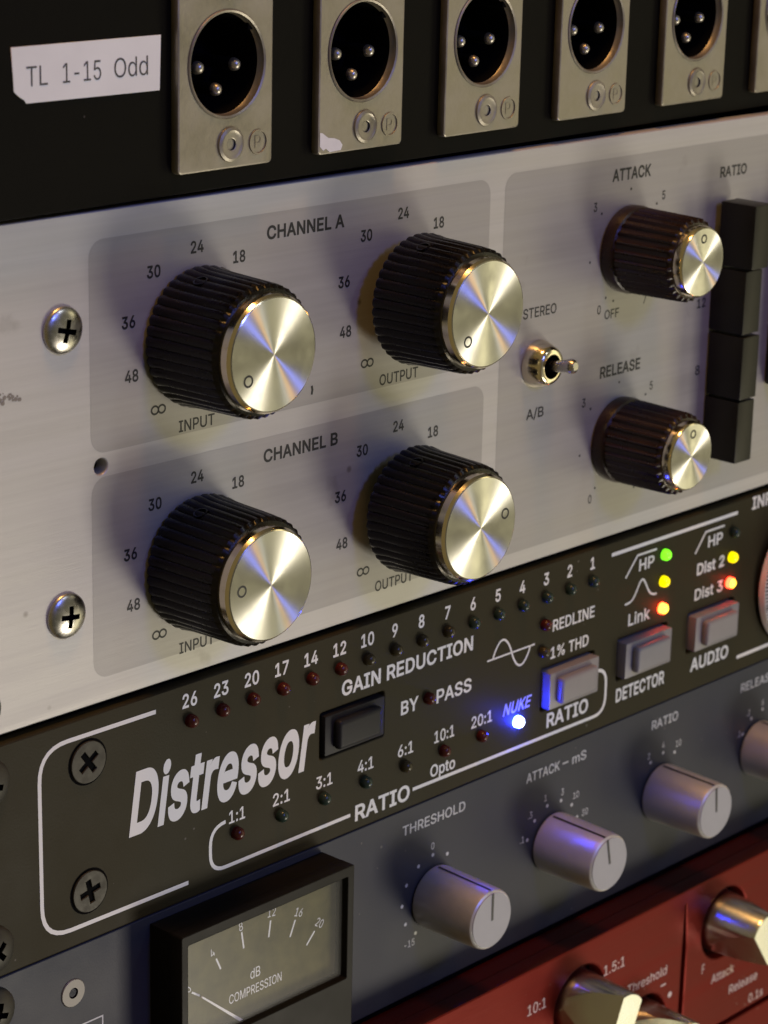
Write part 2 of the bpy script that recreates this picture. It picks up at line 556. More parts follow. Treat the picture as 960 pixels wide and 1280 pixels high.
# outlines of a plain grotesque alphabet: letter, advance | contour | contour ...
ALPHABET = """%676|498,-10 521,-8 540,-3 555,5 568,14 581,29 589,43 595,56 600,77 601,92 601,123 599,141 596,155 590,171 581,187 568,201 556,210 541,217 522,223 502,225 481,223 463,218 447,210 434,200 428,195 421,187 412,171 406,155 402,138 400,121 400,94 402,77 406,60 412,44 421,28 433,14 446,5 461,-2 481,-8|133,0 190,0 192,1 531,496 539,509 483,509 481,508 134,3|500,35 479,39 464,54 455,73 453,94 453,121 456,142 464,162 479,176 501,180 524,176 538,162 546,139 549,121 549,94 546,73 538,53 523,39|170,283 196,284 211,288 230,297 243,307 255,320 264,336 270,352 274,369 276,387 276,413 273,436 270,447 264,463 255,479 246,490 235,499 230,503 215,510 196,515 176,517 155,515 137,511 121,503 106,490 96,479 87,463 81,451 76,431 75,415 75,385 77,366 80,352 86,336 95,321 109,307 121,297 136,290 155,284|174,327 153,332 138,347 131,363 130,368 127,387 127,413 130,435 138,454 153,468 175,473 198,468 213,453 221,435 223,414 223,386 221,365 211,345 198,332
-453|114,188 336,188 337,189 337,243 336,244 115,244 114,243
.187|94,-4 113,-1 127,9 138,24 141,41 138,59 128,72 113,83 95,87 78,83 63,73 53,59 50,41 53,24 63,9 78,-1
/249|15,-76 70,-76 71,-75 234,530 234,533 179,533 178,532
0453|224,-7 229,-7 255,-5 278,1 301,11 324,25 343,43 359,62 373,87 383,111 393,141 398,166 402,191 405,247 404,289 402,317 398,342 393,367 383,398 372,422 358,447 343,465 338,471 323,484 301,498 279,508 274,509 254,514 229,516 205,514 195,513 174,508 152,498 129,483 110,464 95,447 81,422 70,398 61,371 55,344 51,317 48,261 49,220 51,191 55,164 61,139 70,111 80,87 94,63 110,43 115,38 130,24 151,11 171,2 179,0 199,-5|224,50 203,52 182,60 164,74 148,91 145,95 134,116 126,136 123,145 117,167 113,193 110,222 109,260 110,287 113,315 117,342 123,364 132,387 134,393 146,414 164,436 182,449 203,457 228,460 250,457 271,449 288,436 292,433 306,416 320,393 330,364 336,339 343,286 344,247 342,216 340,193 336,167 330,145 320,117 306,92 289,73 271,60 250,52
1453|76,0 390,0 391,1 391,54 390,55 277,55 276,56 276,508 275,509 198,509 86,427 86,360 87,359 205,445 209,448 212,447 212,56 211,55 77,55 76,54
2453|64,0 388,0 389,1 389,56 388,57 154,57 153,58 154,61 287,201 321,240 337,261 355,287 363,299 371,319 377,338 380,353 381,369 379,398 372,423 361,445 347,464 329,481 306,497 280,507 254,513 226,516 196,513 169,507 144,496 121,482 101,463 85,440 75,418 68,392 66,364 67,362 127,362 128,381 132,397 139,413 148,427 160,438 174,448 191,455 205,458 223,460 242,458 260,454 274,448 287,441 293,435 308,419 315,405 319,389 320,368 319,355 316,343 311,328 300,308 282,282 251,247 64,47
3453|214,-7 243,-6 264,-2 285,3 309,12 333,27 355,46 370,66 383,91 390,116 393,144 391,173 383,198 371,221 355,243 333,262 308,276 290,283 285,284 260,288 241,290 223,290 222,290 372,461 372,508 371,509 71,509 70,508 70,453 71,452 287,452 288,451 287,447 157,299 157,249 158,248 203,248 224,246 253,241 275,234 292,223 304,213 307,210 316,195 323,180 328,163 329,141 328,125 323,108 315,93 306,82 291,69 274,61 257,55 239,51 223,50 199,51 181,54 165,59 150,66 138,75 126,88 118,100 112,115 109,132 45,132 44,131 48,104 57,79 70,57 90,37 108,22 134,10 160,1 175,-2 188,-5
4453|282,0 343,0 343,105 412,105 413,106 413,163 344,163 343,164 343,318 283,318 282,317 282,163 110,163 109,164 110,167 310,508 310,509 309,509 248,509 247,508 243,502 41,159 40,157 40,106 41,105 281,105 282,104
5453|218,-7 241,-5 266,-1 292,7 308,15 315,19 333,33 351,51 369,76 380,98 390,139 391,158 390,188 386,211 379,230 370,251 358,269 346,283 331,298 313,311 293,321 274,328 253,332 231,334 211,333 193,330 175,324 148,311 136,301 134,301 151,450 151,452 152,452 365,452 366,453 366,508 365,509 97,509 96,509 96,507 67,253 70,253 128,246 139,255 152,262 165,267 184,273 200,276 219,277 238,275 252,271 260,269 275,262 289,252 302,238 314,220 321,202 326,184 328,163 326,141 322,123 314,104 303,88 290,74 280,67 275,64 259,56 241,51 218,50 203,51 190,54 174,60 161,67 150,76 138,89 127,108 122,129 121,130 60,130 63,105 71,82 83,60 101,39 118,25 140,11 163,2 192,-5
6453|224,-7 227,-7 257,-4 286,4 310,14 332,30 351,49 368,73 379,98 387,127 389,154 388,182 387,188 380,214 370,240 354,263 338,279 315,295 290,305 265,312 238,314 214,312 196,307 177,298 320,506 321,508 321,509 253,509 251,508 140,345 102,285 89,261 81,241 71,211 65,187 64,159 66,135 66,129 73,102 84,74 101,50 120,31 144,14 169,3 196,-4|224,48 207,50 189,56 174,63 163,71 149,85 138,102 131,120 126,138 125,162 126,180 132,199 138,213 148,228 161,242 174,252 190,259 207,264 230,265 245,264 263,259 279,251 291,242 295,238 304,228 314,213 322,196 326,178 327,153 326,137 321,116 314,101 304,86 295,75 291,72 279,63 263,55 245,50
7453|98,0 164,0 165,1 391,449 391,509 62,509 62,453 63,452 322,452 323,451 323,448 310,422 110,26
8453|220,-7 252,-6 275,-2 295,3 317,11 341,25 363,44 378,62 390,83 398,109 401,134 399,157 394,178 386,196 377,212 366,226 352,240 335,252 319,260 301,265 300,266 301,267 323,276 342,289 359,308 372,330 379,354 382,379 379,405 373,429 361,450 347,467 329,484 318,491 306,498 281,508 255,514 228,516 197,514 171,508 145,497 124,485 104,467 90,450 80,430 73,405 70,379 73,354 80,330 93,308 110,289 129,276 152,268 153,266 152,265 134,260 117,252 100,240 86,226 75,212 65,194 58,175 53,157 52,139 54,109 62,84 74,62 94,40 113,24 136,11 154,4 175,-1 200,-6|221,49 205,50 187,54 167,60 152,69 140,78 129,91 121,107 117,121 115,138 117,154 122,173 132,191 142,203 154,213 169,223 188,230 206,234 222,235 247,234 264,230 283,223 298,213 313,201 322,188 330,173 335,158 337,140 335,124 331,106 323,91 312,78 299,68 284,60 266,54 248,50|222,290 208,291 191,295 178,300 160,312 157,315 145,330 138,345 134,359 134,365 133,379 134,392 138,407 145,420 160,437 177,449 193,455 208,459 223,460 244,459 262,454 278,447 293,437 308,420 314,407 318,392 319,379 318,359 314,344 307,330 292,312 274,300 260,294 245,291
9453|131,0 199,0 200,1 313,165 334,197 349,223 364,250 373,271 382,296 387,321 389,345 388,373 387,378 380,407 369,432 352,458 332,478 310,494 284,506 256,513 225,516 196,513 167,505 143,494 121,480 112,470 101,459 85,436 73,410 66,382 64,354 66,321 72,295 83,270 86,264 98,248 116,229 137,214 157,205 162,203 188,197 216,195 238,196 257,202 275,211 132,3|224,243 206,245 190,250 175,257 162,267 148,281 138,295 131,314 127,331 125,353 127,372 131,389 138,407 148,423 162,436 174,446 189,453 207,459 230,460 245,459 264,453 279,446 291,436 304,423 314,407 322,389 326,371 327,346 326,330 322,312 314,295 306,281 292,266 279,257 263,249 245,245
:187|94,-4 113,-1 127,9 138,24 141,41 138,59 128,72 113,83 95,87 78,83 63,73 53,59 50,41 53,24 63,9 78,-1|94,271 113,274 127,284 138,299 141,316 138,334 128,349 113,359 95,362 78,359 63,349 53,334 50,316 53,299 63,284 78,274
A479|17,0 84,0 85,1 134,140 136,142 344,142 395,1 396,0 462,0 461,5 276,509 202,509 201,508 18,5|156,199 155,200 158,207 194,312 220,392 237,451 239,454 250,421 257,393 270,352 289,296 323,200 322,199
B456|60,0 253,0 276,1 301,4 323,10 343,18 368,31 387,49 400,67 410,88 416,115 418,134 416,157 411,184 402,203 391,220 377,235 363,245 347,254 331,260 318,262 315,262 315,263 316,267 343,278 356,286 370,297 378,307 387,321 393,337 397,353 398,359 398,376 396,398 389,423 381,441 368,460 360,468 350,477 329,491 303,501 269,508 244,509 60,509|126,57 125,58 125,231 249,231 270,229 287,225 306,218 320,209 333,196 342,184 350,169 354,153 355,135 353,115 344,96 333,83 329,79 312,69 308,67 281,60 247,57|126,285 125,286 125,452 241,452 270,449 296,441 313,429 326,412 333,391 336,373 335,354 330,341 323,326 314,315 302,304 288,296 273,290 257,287 240,285
C510|263,-7 294,-6 318,-2 338,4 364,14 383,24 402,38 422,55 435,71 448,91 459,113 467,136 473,159 471,160 408,160 403,141 397,129 390,116 379,101 368,89 344,72 329,65 301,56 285,54 266,53 240,56 209,64 184,76 167,88 152,104 135,126 125,145 117,166 109,197 105,222 103,251 105,286 109,311 116,339 125,363 137,385 150,402 167,420 184,432 209,445 240,453 266,456 279,456 300,453 316,449 329,444 344,437 358,427 370,417 379,408 389,395 398,377 404,365 408,348 471,348 473,349 467,374 459,396 448,418 434,439 420,455 403,470 383,485 362,496 345,502 317,511 294,514 269,516 235,514 205,508 178,498 150,484 125,465 103,444 85,419 70,393 59,369 51,344 45,315 41,286 40,260 41,222 45,196 51,165 57,146 71,114 86,88 103,64 126,42 150,25 178,11 207,1 235,-5
D502|60,0 240,0 250,1 275,5 302,11 327,20 350,31 376,48 399,70 417,92 433,119 443,142 451,167 457,195 460,223 462,252 460,287 457,315 451,343 444,367 432,392 418,418 401,439 394,445 377,461 353,478 322,493 295,501 262,507 228,509 60,509|126,57 125,58 125,452 223,452 250,450 276,446 298,438 319,428 339,414 353,400 368,381 379,360 388,336 394,312 398,286 398,276 399,249 398,225 394,200 388,173 377,145 368,128 356,112 338,95 318,81 296,70 273,63 244,58 221,57
E418|60,0 375,0 375,56 374,57 126,57 125,58 125,229 354,229 355,230 355,285 354,286 125,286 125,452 371,452 372,453 372,509 60,509
F410|60,0 124,0 125,1 125,221 345,221 346,222 346,277 345,278 125,278 125,452 368,452 369,453 369,509 60,509
G520|265,-7 271,-7 299,-5 321,-1 346,6 358,11 377,19 399,33 417,48 435,68 451,91 462,114 471,140 476,169 478,197 478,255 477,256 283,256 283,200 284,199 413,199 415,198 413,173 408,150 396,123 381,101 366,86 344,71 321,61 296,55 268,53 238,56 210,63 184,76 167,89 150,106 137,124 125,145 116,169 109,193 105,222 103,251 105,286 110,317 116,339 125,364 142,393 161,415 183,432 209,445 236,453 268,456 301,453 329,443 343,436 366,418 377,407 387,393 402,365 408,349 472,349 474,350 468,372 460,394 449,416 435,437 418,456 403,469 384,483 362,494 340,504 317,510 298,513 287,514 262,516 233,514 205,508 176,498 149,484 124,465 102,444 85,421 70,394 57,363 51,342 45,312 41,286 40,248 41,222 45,194 51,165 60,138 69,116 84,90 103,66 126,42 149,25 177,11 205,1 220,-2 235,-5
H517|60,0 124,0 125,1 125,231 126,232 392,232 392,1 393,0 457,0 457,509 393,509 392,508 392,290 391,289 125,289 125,508 124,509 60,509
I300|31,0 268,0 269,1 269,57 184,57 183,58 183,451 184,452 269,452 269,508 268,509 32,509 31,508 31,452 117,452 118,451 118,58 117,57 31,57
K466|60,0 125,0 125,167 198,244 372,1 448,0 243,288 245,291 447,508 447,509 364,508 175,304 140,262 125,242 124,243 124,251 125,308 125,508 124,509 60,509
L393|60,0 360,0 361,1 361,56 360,57 126,57 125,58 125,508 124,509 61,509 60,508
M628|60,0 121,0 122,1 122,338 120,434 121,432 145,362 170,292 285,3 286,1 287,0 341,0 342,1 456,292 482,364 506,434 504,336 504,1 505,0 568,0 568,509 477,509 476,508 353,189 315,74 282,173 152,508 151,509 60,509
N523|60,0 124,0 125,1 125,311 120,429 159,363 168,346 201,291 386,1 388,0 463,0 463,509 400,509 399,508 399,139 402,79 397,88 387,108 353,168 137,508 135,509 60,509
O533|263,-7 270,-7 300,-5 328,1 356,11 384,25 398,35 409,43 428,62 448,88 463,114 473,138 482,165 488,193 492,222 493,247 492,286 488,312 482,342 476,363 464,393 449,419 428,446 409,465 384,484 356,498 327,508 300,514 270,516 235,514 205,508 178,498 150,484 127,467 104,443 85,419 70,393 59,369 51,344 45,315 41,286 40,260 41,222 45,196 51,165 57,146 71,114 86,88 104,64 129,40 150,25 178,11 207,1 235,-5|264,53 237,55 209,64 184,76 168,88 148,109 137,123 125,144 116,169 109,197 105,222 103,257 105,286 109,311 116,339 125,364 137,385 150,403 168,421 184,433 206,443 237,453 268,456 296,453 324,446 349,433 368,419 383,404 396,386 407,366 418,340 425,314 429,287 430,247 429,222 425,197 418,169 407,143 396,123 382,104 368,90 349,76 324,63 296,55
P444|60,0 124,0 125,1 125,186 241,186 264,187 290,191 312,198 331,207 355,222 374,242 390,265 400,292 407,317 408,323 409,345 408,372 407,378 402,397 399,407 390,430 375,452 357,470 332,487 311,497 287,503 258,508 237,509 60,509|126,242 125,243 125,452 237,452 257,451 278,446 297,439 313,427 323,417 333,402 339,384 343,367 344,361 344,334 343,328 339,311 333,294 324,279 311,266 297,256 282,249 258,244 235,242
R449|60,0 124,0 125,1 125,198 244,198 246,198 247,197 353,1 354,0 427,0 427,2 314,209 314,210 317,211 333,217 356,232 377,251 390,271 401,296 407,323 408,342 409,354 406,384 401,407 390,432 377,454 372,458 356,473 333,489 315,496 291,504 259,508 238,509 60,509|126,255 125,256 125,452 238,452 258,451 280,446 298,440 313,430 325,418 334,405 340,388 344,371 344,365 344,339 344,333 340,317 334,300 325,288 314,277 298,267 282,261 259,256 239,255
S446|218,-9 253,-8 278,-4 301,2 322,11 349,25 371,44 386,64 398,86 406,112 408,137 407,161 402,179 395,198 383,214 359,238 344,248 311,264 280,275 201,296 169,308 155,315 141,325 131,335 119,352 115,376 118,398 129,418 137,428 152,440 167,448 187,454 218,458 226,459 257,455 280,449 302,437 320,420 330,405 332,401 337,379 338,378 401,378 398,404 389,428 376,450 358,469 340,484 316,498 293,506 272,511 229,516 207,514 183,511 156,505 138,498 115,485 93,468 74,446 62,425 54,401 52,374 54,347 61,325 71,307 84,291 105,274 128,260 152,250 187,238 260,218 279,211 296,205 317,192 332,178 341,162 342,159 346,138 344,122 338,106 329,92 316,78 303,69 286,60 268,54 247,50 228,49 203,50 184,53 166,59 150,66 135,77 123,89 114,102 108,119 104,137 39,137 38,136 42,109 52,82 65,59 82,39 99,26 102,23 128,9 150,1 174,-4 196,-8
T448|193,0 256,0 257,1 257,451 258,452 416,452 417,453 417,508 416,509 33,509 32,508 32,453 33,452 192,452 193,451
U517|252,-8 288,-7 315,-2 340,5 363,15 384,28 398,39 418,59 433,80 443,102 451,125 454,138 456,148 457,168 457,508 456,509 394,509 393,508 393,176 390,152 384,131 377,114 363,94 350,81 331,68 308,59 286,53 264,52 232,53 208,59 187,68 168,81 153,96 141,113 133,130 126,155 124,176 124,508 123,509 61,509 60,508 60,171 62,147 66,126 74,102 85,80 99,59 116,42 133,28 151,17 177,5 202,-2 229,-7
Y472|203,0 267,0 268,1 268,208 449,500 454,509 382,509 381,508 276,337 257,304 236,263 220,295 204,325 91,508 90,509 17,509 22,500 203,208
a389|157,-9 178,-7 197,-4 215,1 219,3 236,12 250,24 263,37 271,50 273,52 276,52 277,51 277,0 336,0 337,1 337,253 335,278 330,300 320,323 312,336 298,351 285,361 270,369 254,375 224,382 209,384 172,383 153,380 134,375 114,368 95,358 80,347 64,330 51,313 42,292 44,290 100,274 108,289 120,303 132,313 150,322 163,327 178,330 193,331 213,330 226,327 239,322 255,311 267,296 273,279 276,255 273,243 265,235 250,230 177,220 125,211 93,200 74,190 64,184 57,178 52,173 43,161 36,146 32,128 30,109 32,84 38,62 48,45 59,31 76,15 95,5 117,-3 136,-7|168,45 149,47 130,52 114,61 102,73 94,87 92,105 95,124 103,138 117,150 135,159 174,168 217,173 244,179 264,184 276,189 276,137 274,122 270,108 264,96 254,80 242,68 228,59 211,51 189,47
c395|201,-8 228,-7 244,-5 260,-1 276,5 289,11 306,21 326,39 332,44 341,56 350,71 363,101 362,102 304,117 299,103 292,89 283,77 271,66 258,58 242,52 226,48 206,46 184,49 166,54 163,55 145,66 128,83 118,97 109,116 102,141 98,162 96,185 98,213 102,234 108,258 118,278 130,295 146,311 163,321 184,328 205,330 226,329 241,325 256,319 271,310 282,300 290,289 298,276 303,262 361,277 356,292 346,312 331,334 318,346 303,357 291,364 275,371 259,377 226,384 202,384 182,383 158,378 137,371 117,360 100,347 82,329 67,310 56,290 46,268 40,241 36,217 34,189 37,155 40,133 46,109 57,84 68,64 81,47 102,27 117,16 137,6 160,-2 172,-5 182,-7
d424|192,-8 217,-7 235,-3 252,4 272,17 281,25 288,32 306,58 308,59 312,59 313,58 313,0 371,0 372,1 372,508 371,509 312,509 311,508 311,319 307,319 306,320 288,345 273,359 252,373 236,379 218,383 193,384 165,382 140,375 133,372 112,361 91,344 70,320 55,293 47,272 39,246 35,219 34,195 34,169 35,159 39,132 45,111 55,84 71,56 90,33 111,16 137,3 164,-6|202,47 182,49 162,55 144,67 128,83 118,98 109,117 102,138 98,162 96,191 98,216 102,237 108,260 118,281 129,297 145,311 162,322 182,328 207,330 227,328 246,322 263,312 275,302 280,296 290,282 301,260 306,241 310,217 312,187 310,161 306,140 301,121 290,96 279,79 263,65 246,55 226,49
e404|206,-8 237,-7 262,-3 283,4 302,14 320,26 332,36 345,52 358,72 364,91 306,105 297,88 283,71 271,61 254,53 234,48 214,46 190,48 170,53 151,61 136,72 120,89 110,106 102,127 98,150 97,169 370,169 371,170 371,201 370,228 366,248 365,257 357,282 347,305 334,324 322,337 302,356 285,366 268,373 244,380 226,383 200,384 180,383 170,381 158,378 135,370 115,359 99,347 82,330 67,311 56,291 45,264 39,242 35,216 34,181 35,158 40,131 46,108 56,86 67,66 81,47 99,29 117,16 139,6 162,-2 175,-5 185,-7|97,221 96,222 97,232 102,250 109,269 119,286 130,300 146,313 164,323 183,328 204,330 227,328 246,323 263,314 278,300 288,286 298,269 304,249 308,222 307,221
h410|53,0 113,0 114,1 114,231 115,248 119,265 126,283 136,296 148,309 161,317 176,324 192,328 207,329 235,326 256,318 274,303 286,286 293,264 296,236 296,1 297,0 356,0 357,1 357,243 355,272 350,296 341,321 328,340 320,349 312,357 295,369 274,377 252,383 225,384 199,382 175,374 152,362 132,343 114,316 114,508 113,509 54,509 53,508
i166|53,0 113,0 114,1 114,378 113,379 54,379 53,378|82,443 85,443 100,446 113,455 123,468 126,483 123,499 114,512 100,521 84,524 67,521 55,512 44,499 41,483 44,468 54,455 67,446
k380|53,0 114,0 114,140 154,178 294,1 370,0 371,1 201,216 207,223 359,378 359,379 284,379 122,213 120,212 114,212 114,508 113,509 54,509 53,508
l189|136,-2 159,-1 180,3 181,4 170,53 145,52 130,54 120,62 115,77 114,95 114,508 113,509 54,509 53,508 53,82 55,59 62,37 75,19 91,8 109,1 116,0
m609|53,0 113,0 114,1 114,241 115,257 119,273 126,289 142,308 158,320 176,327 198,330 220,328 238,322 252,312 264,298 272,280 274,261 274,0 334,0 335,1 335,248 338,270 345,290 358,306 374,320 389,326 402,329 416,330 439,329 456,323 471,314 474,311 485,298 493,279 496,255 496,1 497,0 557,0 557,257 556,278 549,309 541,328 529,346 514,361 497,372 480,379 458,385 433,386 417,385 399,381 382,375 364,366 353,358 336,341 326,329 318,311 317,311 314,320 303,342 286,362 268,375 242,383 220,386 208,386 187,382 173,376 158,368 145,359 131,345 122,331 112,310 112,379 53,379
n409|53,0 113,0 114,1 114,231 115,248 119,265 126,283 136,296 148,309 161,317 176,324 192,328 207,329 235,326 256,318 274,303 286,286 293,264 296,236 296,1 297,0 357,0 357,243 355,272 350,298 341,321 328,340 320,349 312,357 295,369 274,377 252,383 225,384 199,382 175,374 151,361 131,343 116,319 112,312 112,379 53,379
o415|201,-8 233,-7 255,-2 277,6 298,16 318,31 332,45 345,62 359,86 368,105 371,114 376,133 380,159 381,181 380,208 380,217 376,243 368,271 359,291 347,312 328,335 318,345 299,360 278,371 257,378 233,383 212,384 182,383 158,378 136,370 117,360 99,347 81,329 68,312 56,290 46,267 40,241 36,211 34,185 36,158 40,132 47,105 56,85 68,64 81,47 99,30 118,16 138,6 160,-2 182,-7|205,46 184,49 163,55 145,66 129,81 118,97 108,118 102,138 98,162 96,189 98,213 102,234 108,257 118,278 129,295 145,310 163,321 184,328 209,330 231,328 251,321 270,310 286,294 298,277 307,258 314,237 318,212 319,182 318,162 314,138 310,127 306,114 298,98 286,81 270,66 252,55 231,49
p424|53,-143 113,-143 114,-142 114,59 118,58 137,32 152,18 174,4 190,-3 208,-7 232,-8 255,-6 261,-6 289,4 313,16 334,32 355,57 370,84 379,109 383,126 387,149 390,168 390,195 389,219 385,243 379,269 369,294 354,320 341,335 332,344 313,361 288,373 259,382 232,384 207,383 189,379 171,373 152,360 136,345 118,320 113,319 112,320 112,379 54,379 53,378|218,47 198,49 178,55 161,66 147,78 142,85 135,95 126,114 118,137 114,162 113,194 114,217 118,241 122,253 125,263 134,282 146,298 161,312 178,322 198,328 222,330 243,328 262,322 280,311 292,301 297,295 307,280 316,261 323,240 327,215 328,184 327,162 323,138 319,127 316,117 306,98 294,81 279,66 262,55 242,49
r259|53,0 113,0 114,1 114,240 116,257 119,269 125,282 134,295 145,305 159,315 172,320 189,324 206,326 243,323 243,383 242,384 212,385 195,383 190,383 170,376 152,367 139,356 124,339 115,322 114,321 112,321 112,322 112,379 54,379 53,378
s365|176,-8 211,-7 237,-2 259,6 281,18 297,30 312,47 323,65 329,84 330,89 331,108 328,128 320,152 307,170 287,187 258,201 230,209 171,223 137,235 125,243 112,258 109,278 111,292 118,304 133,318 147,326 166,331 186,333 206,331 211,331 228,325 242,317 253,305 262,290 268,277 324,290 318,307 309,324 298,340 287,351 271,363 253,372 234,379 212,383 182,384 161,383 138,378 132,376 116,370 95,360 81,348 65,332 55,314 49,296 48,281 47,273 50,252 58,227 72,209 92,192 118,180 148,170 213,155 231,149 243,144 253,137 265,121 268,102 265,88 258,74 244,62 228,54 207,47 202,47 180,45 160,47 141,52 124,60 111,73 101,87 94,107 36,94 41,73 50,54 61,39 79,22 93,12 115,2 132,-3 156,-7
t227|166,-4 182,-4 193,-3 204,-1 212,2 213,3 202,54 178,50 169,50 150,53 136,61 128,76 126,97 126,326 127,327 204,327 204,378 203,379 126,379 126,471 66,471 65,470 65,380 64,379 6,379 6,328 7,327 64,327 65,326 65,92 68,64 77,41 92,21 113,7 138,-1"""
GLYPH = {}
for line in ALPHABET.split("\n"):
    q = line[1:].split("|")
    GLYPH[line[0]] = (int(q[0]), [[tuple(int(v) / 100 for v in p.split(",")) for p in c.split()] for c in q[1:]])


def grow(c, d):
    """move a closed contour outwards by d (letters made bolder)"""
    P = []
    for p in c:
        if not P or math.hypot(p[0] - P[-1][0], p[1] - P[-1][1]) > 0.05:
            P.append(p)
    if math.hypot(P[0][0] - P[-1][0], P[0][1] - P[-1][1]) <= 0.05:
        P.pop()
    if abs(d) < 1e-6:
        return P
    out = []
    n = len(P)
    for i in range(n):
        a, b, e = Vector(P[i - 1]), Vector(P[i]), Vector(P[(i + 1) % n])
        d1, d2 = (b - a).normalized(), (e - b).normalized()
        n1, n2 = Vector((-d1.y, d1.x)), Vector((-d2.y, d2.x))
        m = n1 + n2
        if m.length < 0.2:
            m = n1
        m.normalize()
        k = d / max(0.45, m.dot(n1))
        out.append((b.x + m.x * k, b.y + m.y * k))
    return out


def area(c):
    return sum(c[i - 1][0] * c[i][1] - c[i][0] * c[i - 1][1] for i in range(len(c))) / 2


def inside(p, c):
    r = False
    for i in range(len(c)):
        (x0, y0), (x1, y1) = c[i - 1], c[i]
        if (y0 > p[1]) != (y1 > p[1]) and p[0] < x0 + (p[1] - y0) / (y1 - y0) * (x1 - x0):
            r = not r
    return r


TRI = {}


def letter(ch, bold):
    """one letter as (points, triangles), its counters left open"""
    if (ch, bold) not in TRI:
        cs = GLYPH[ch][1]
        loops = []
        for c in cs:
            hole = sum(inside(c[0], o) for o in cs if o is not c) % 2
            out_sign = 1 if area(c) < 0 else -1
            loops.append(grow(c, (-out_sign if hole else out_sign) * bold * 10))
        pts, eds = [], []
        for c in loops:
            n0 = len(pts)
            pts += [Vector(p) for p in c]
            eds += [(n0 + i, n0 + (i + 1) % len(c)) for i in range(len(c))]
        v, e, f = delaunay_2d_cdt(pts, eds, [], 0, 1e-5)[:3]
        keep = []
        for t in f:
            m = ((v[t[0]].x + v[t[1]].x + v[t[2]].x) / 3, (v[t[0]].y + v[t[1]].y + v[t[2]].y) / 3)
            if sum(inside(m, c) for c in loops) % 2:
                keep.append(t)
        TRI[(ch, bold)] = ([tuple(p) for p in v], keep)
    return TRI[(ch, bold)]


def text(bm, s, x, z, h, y=-0.05, w=None, xr=None, bold=0.012, shear=0.0, wf=0.86, rot=0.0):
    """printed word: x, z is its centre (or x its left and xr its right end), h the height of its capitals"""
    P, F = [], []
    adv = 0
    for ch in s:
        if ch == ' ':
            adv += 2.0
            continue
        v, f = letter(ch, bold)
        n0 = len(P)
        P += [(adv + p[0] + p[1] * shear, p[1]) for p in v]
        F += [[n0 + i for i in t] for t in f]
        adv += GLYPH[ch][0] / 100 + bold * 6
    used = {i for t in F for i in t}
    x0, x1 = min(P[i][0] for i in used), max(P[i][0] for i in used)
    k = h / CAP
    kx, cx = k * wf, x
    if xr is not None:
        kx, cx = (xr - x) / (x1 - x0), (x + xr) / 2
    elif w is not None:
        kx = w / (x1 - x0)
    ca, sa = math.cos(rot), math.sin(rot)
    vs = {}
    for i in used:
        px, pz = (P[i][0] - (x0 + x1) / 2) * kx, P[i][1] * k - h / 2
        vs[i] = bm.verts.new((cx + px * ca - pz * sa, y, z + px * sa + pz * ca))
    for t in F:
        bm.faces.new([vs[i] for i in t])


def infinity(bm, x, z, w, h, y=-0.05):
    for s in (-1, 1):
        pts = [(x + s * w * .25 + w * .25 * math.cos(2 * PI * i / 24), z + h / 2 * math.sin(2 * PI * i / 24)) for i in range(25)]
        ribbon(bm, pts, 0.36, y)


def cross_screw(r, height, arm, wid, depth, flat=False, spin=0.0):
    """screw head with a real cross recess; returns a bmesh centred on its axis, panel at y = 0"""
    bm = bmesh.new()
    if flat:
        prof = [(r, 0.3), (r, -0.12), (r - 0.25, -0.28)] + [(0.3, -0.30)]
    else:
        prof = [(r, 0.3), (r, -0.25)]
        for k in range(1, 9):
            a = k / 8 * 1.35
            prof.append((r * math.cos(a), -0.25 - height * math.sin(a) / math.sin(1.35)))
    lathe(bm, prof, 44)
    bmesh.ops.recalc_face_normals(bm, faces=bm.faces)
    me = bpy.data.meshes.new('temp')
    bm.to_mesh(me)
    bm.free()
    o = bpy.data.objects.new('temp', me)
    S.collection.objects.link(o)
    top = min(p[1] for p in prof)
    cb = bmesh.new()
    box(cb, -arm, arm, top + depth, top - 1, -wid / 2, wid / 2)
    bmesh.ops.recalc_face_normals(cb, faces=cb.faces)
    c2 = bmesh.new()
    box(c2, -wid / 2, wid / 2, top + depth * 1.02, top - 1.05, -arm, arm)
    bmesh.ops.recalc_face_normals(c2, faces=c2.faces)
    obs = []
    for q in (cb, c2):
        bmesh.ops.rotate(q, verts=q.verts, matrix=Matrix.Rotation(spin, 3, 'Y'))
        m2 = bpy.data.meshes.new('temp')
        q.to_mesh(m2)
        q.free()
        oc = bpy.data.objects.new('temp', m2)
        S.collection.objects.link(oc)
        md = o.modifiers.new('cut', 'BOOLEAN')
        md.operation = 'DIFFERENCE'
        md.object = oc
        md.solver = 'EXACT'
        obs.append(oc)
    dg = bpy.context.evaluated_depsgraph_get()
    res = bpy.data.meshes.new_from_object(o.evaluated_get(dg))
    out = bmesh.new()
    out.from_mesh(res)
    for q in obs + [o]:
        bpy.data.objects.remove(q)
    bpy.data.meshes.remove(res)
    for f in out.faces:
        c = f.calc_center_median()
        if math.hypot(c.x, c.z) < arm * 1.03 and abs(f.normal.y) < 0.3 and c.y < 0 and math.hypot(c.x, c.z) < r * .8:
            f.material_index = 1  # recess walls coloured black for the shade inside the cross
        if c.y > top + depth * .9 and math.hypot(c.x, c.z) < arm:
            f.material_index = 1
    return out


def chassis(unit, x0, x1, z0, z1, yf=2.6, depth=230):
    bm = bmesh.new()
    box(bm, x0, x1, yf, depth, z0, z1, 0.5)
    part('chassis', bm, M_void, unit)


LEFT, RIGHT = 18.8, 501.4
U = 44.45

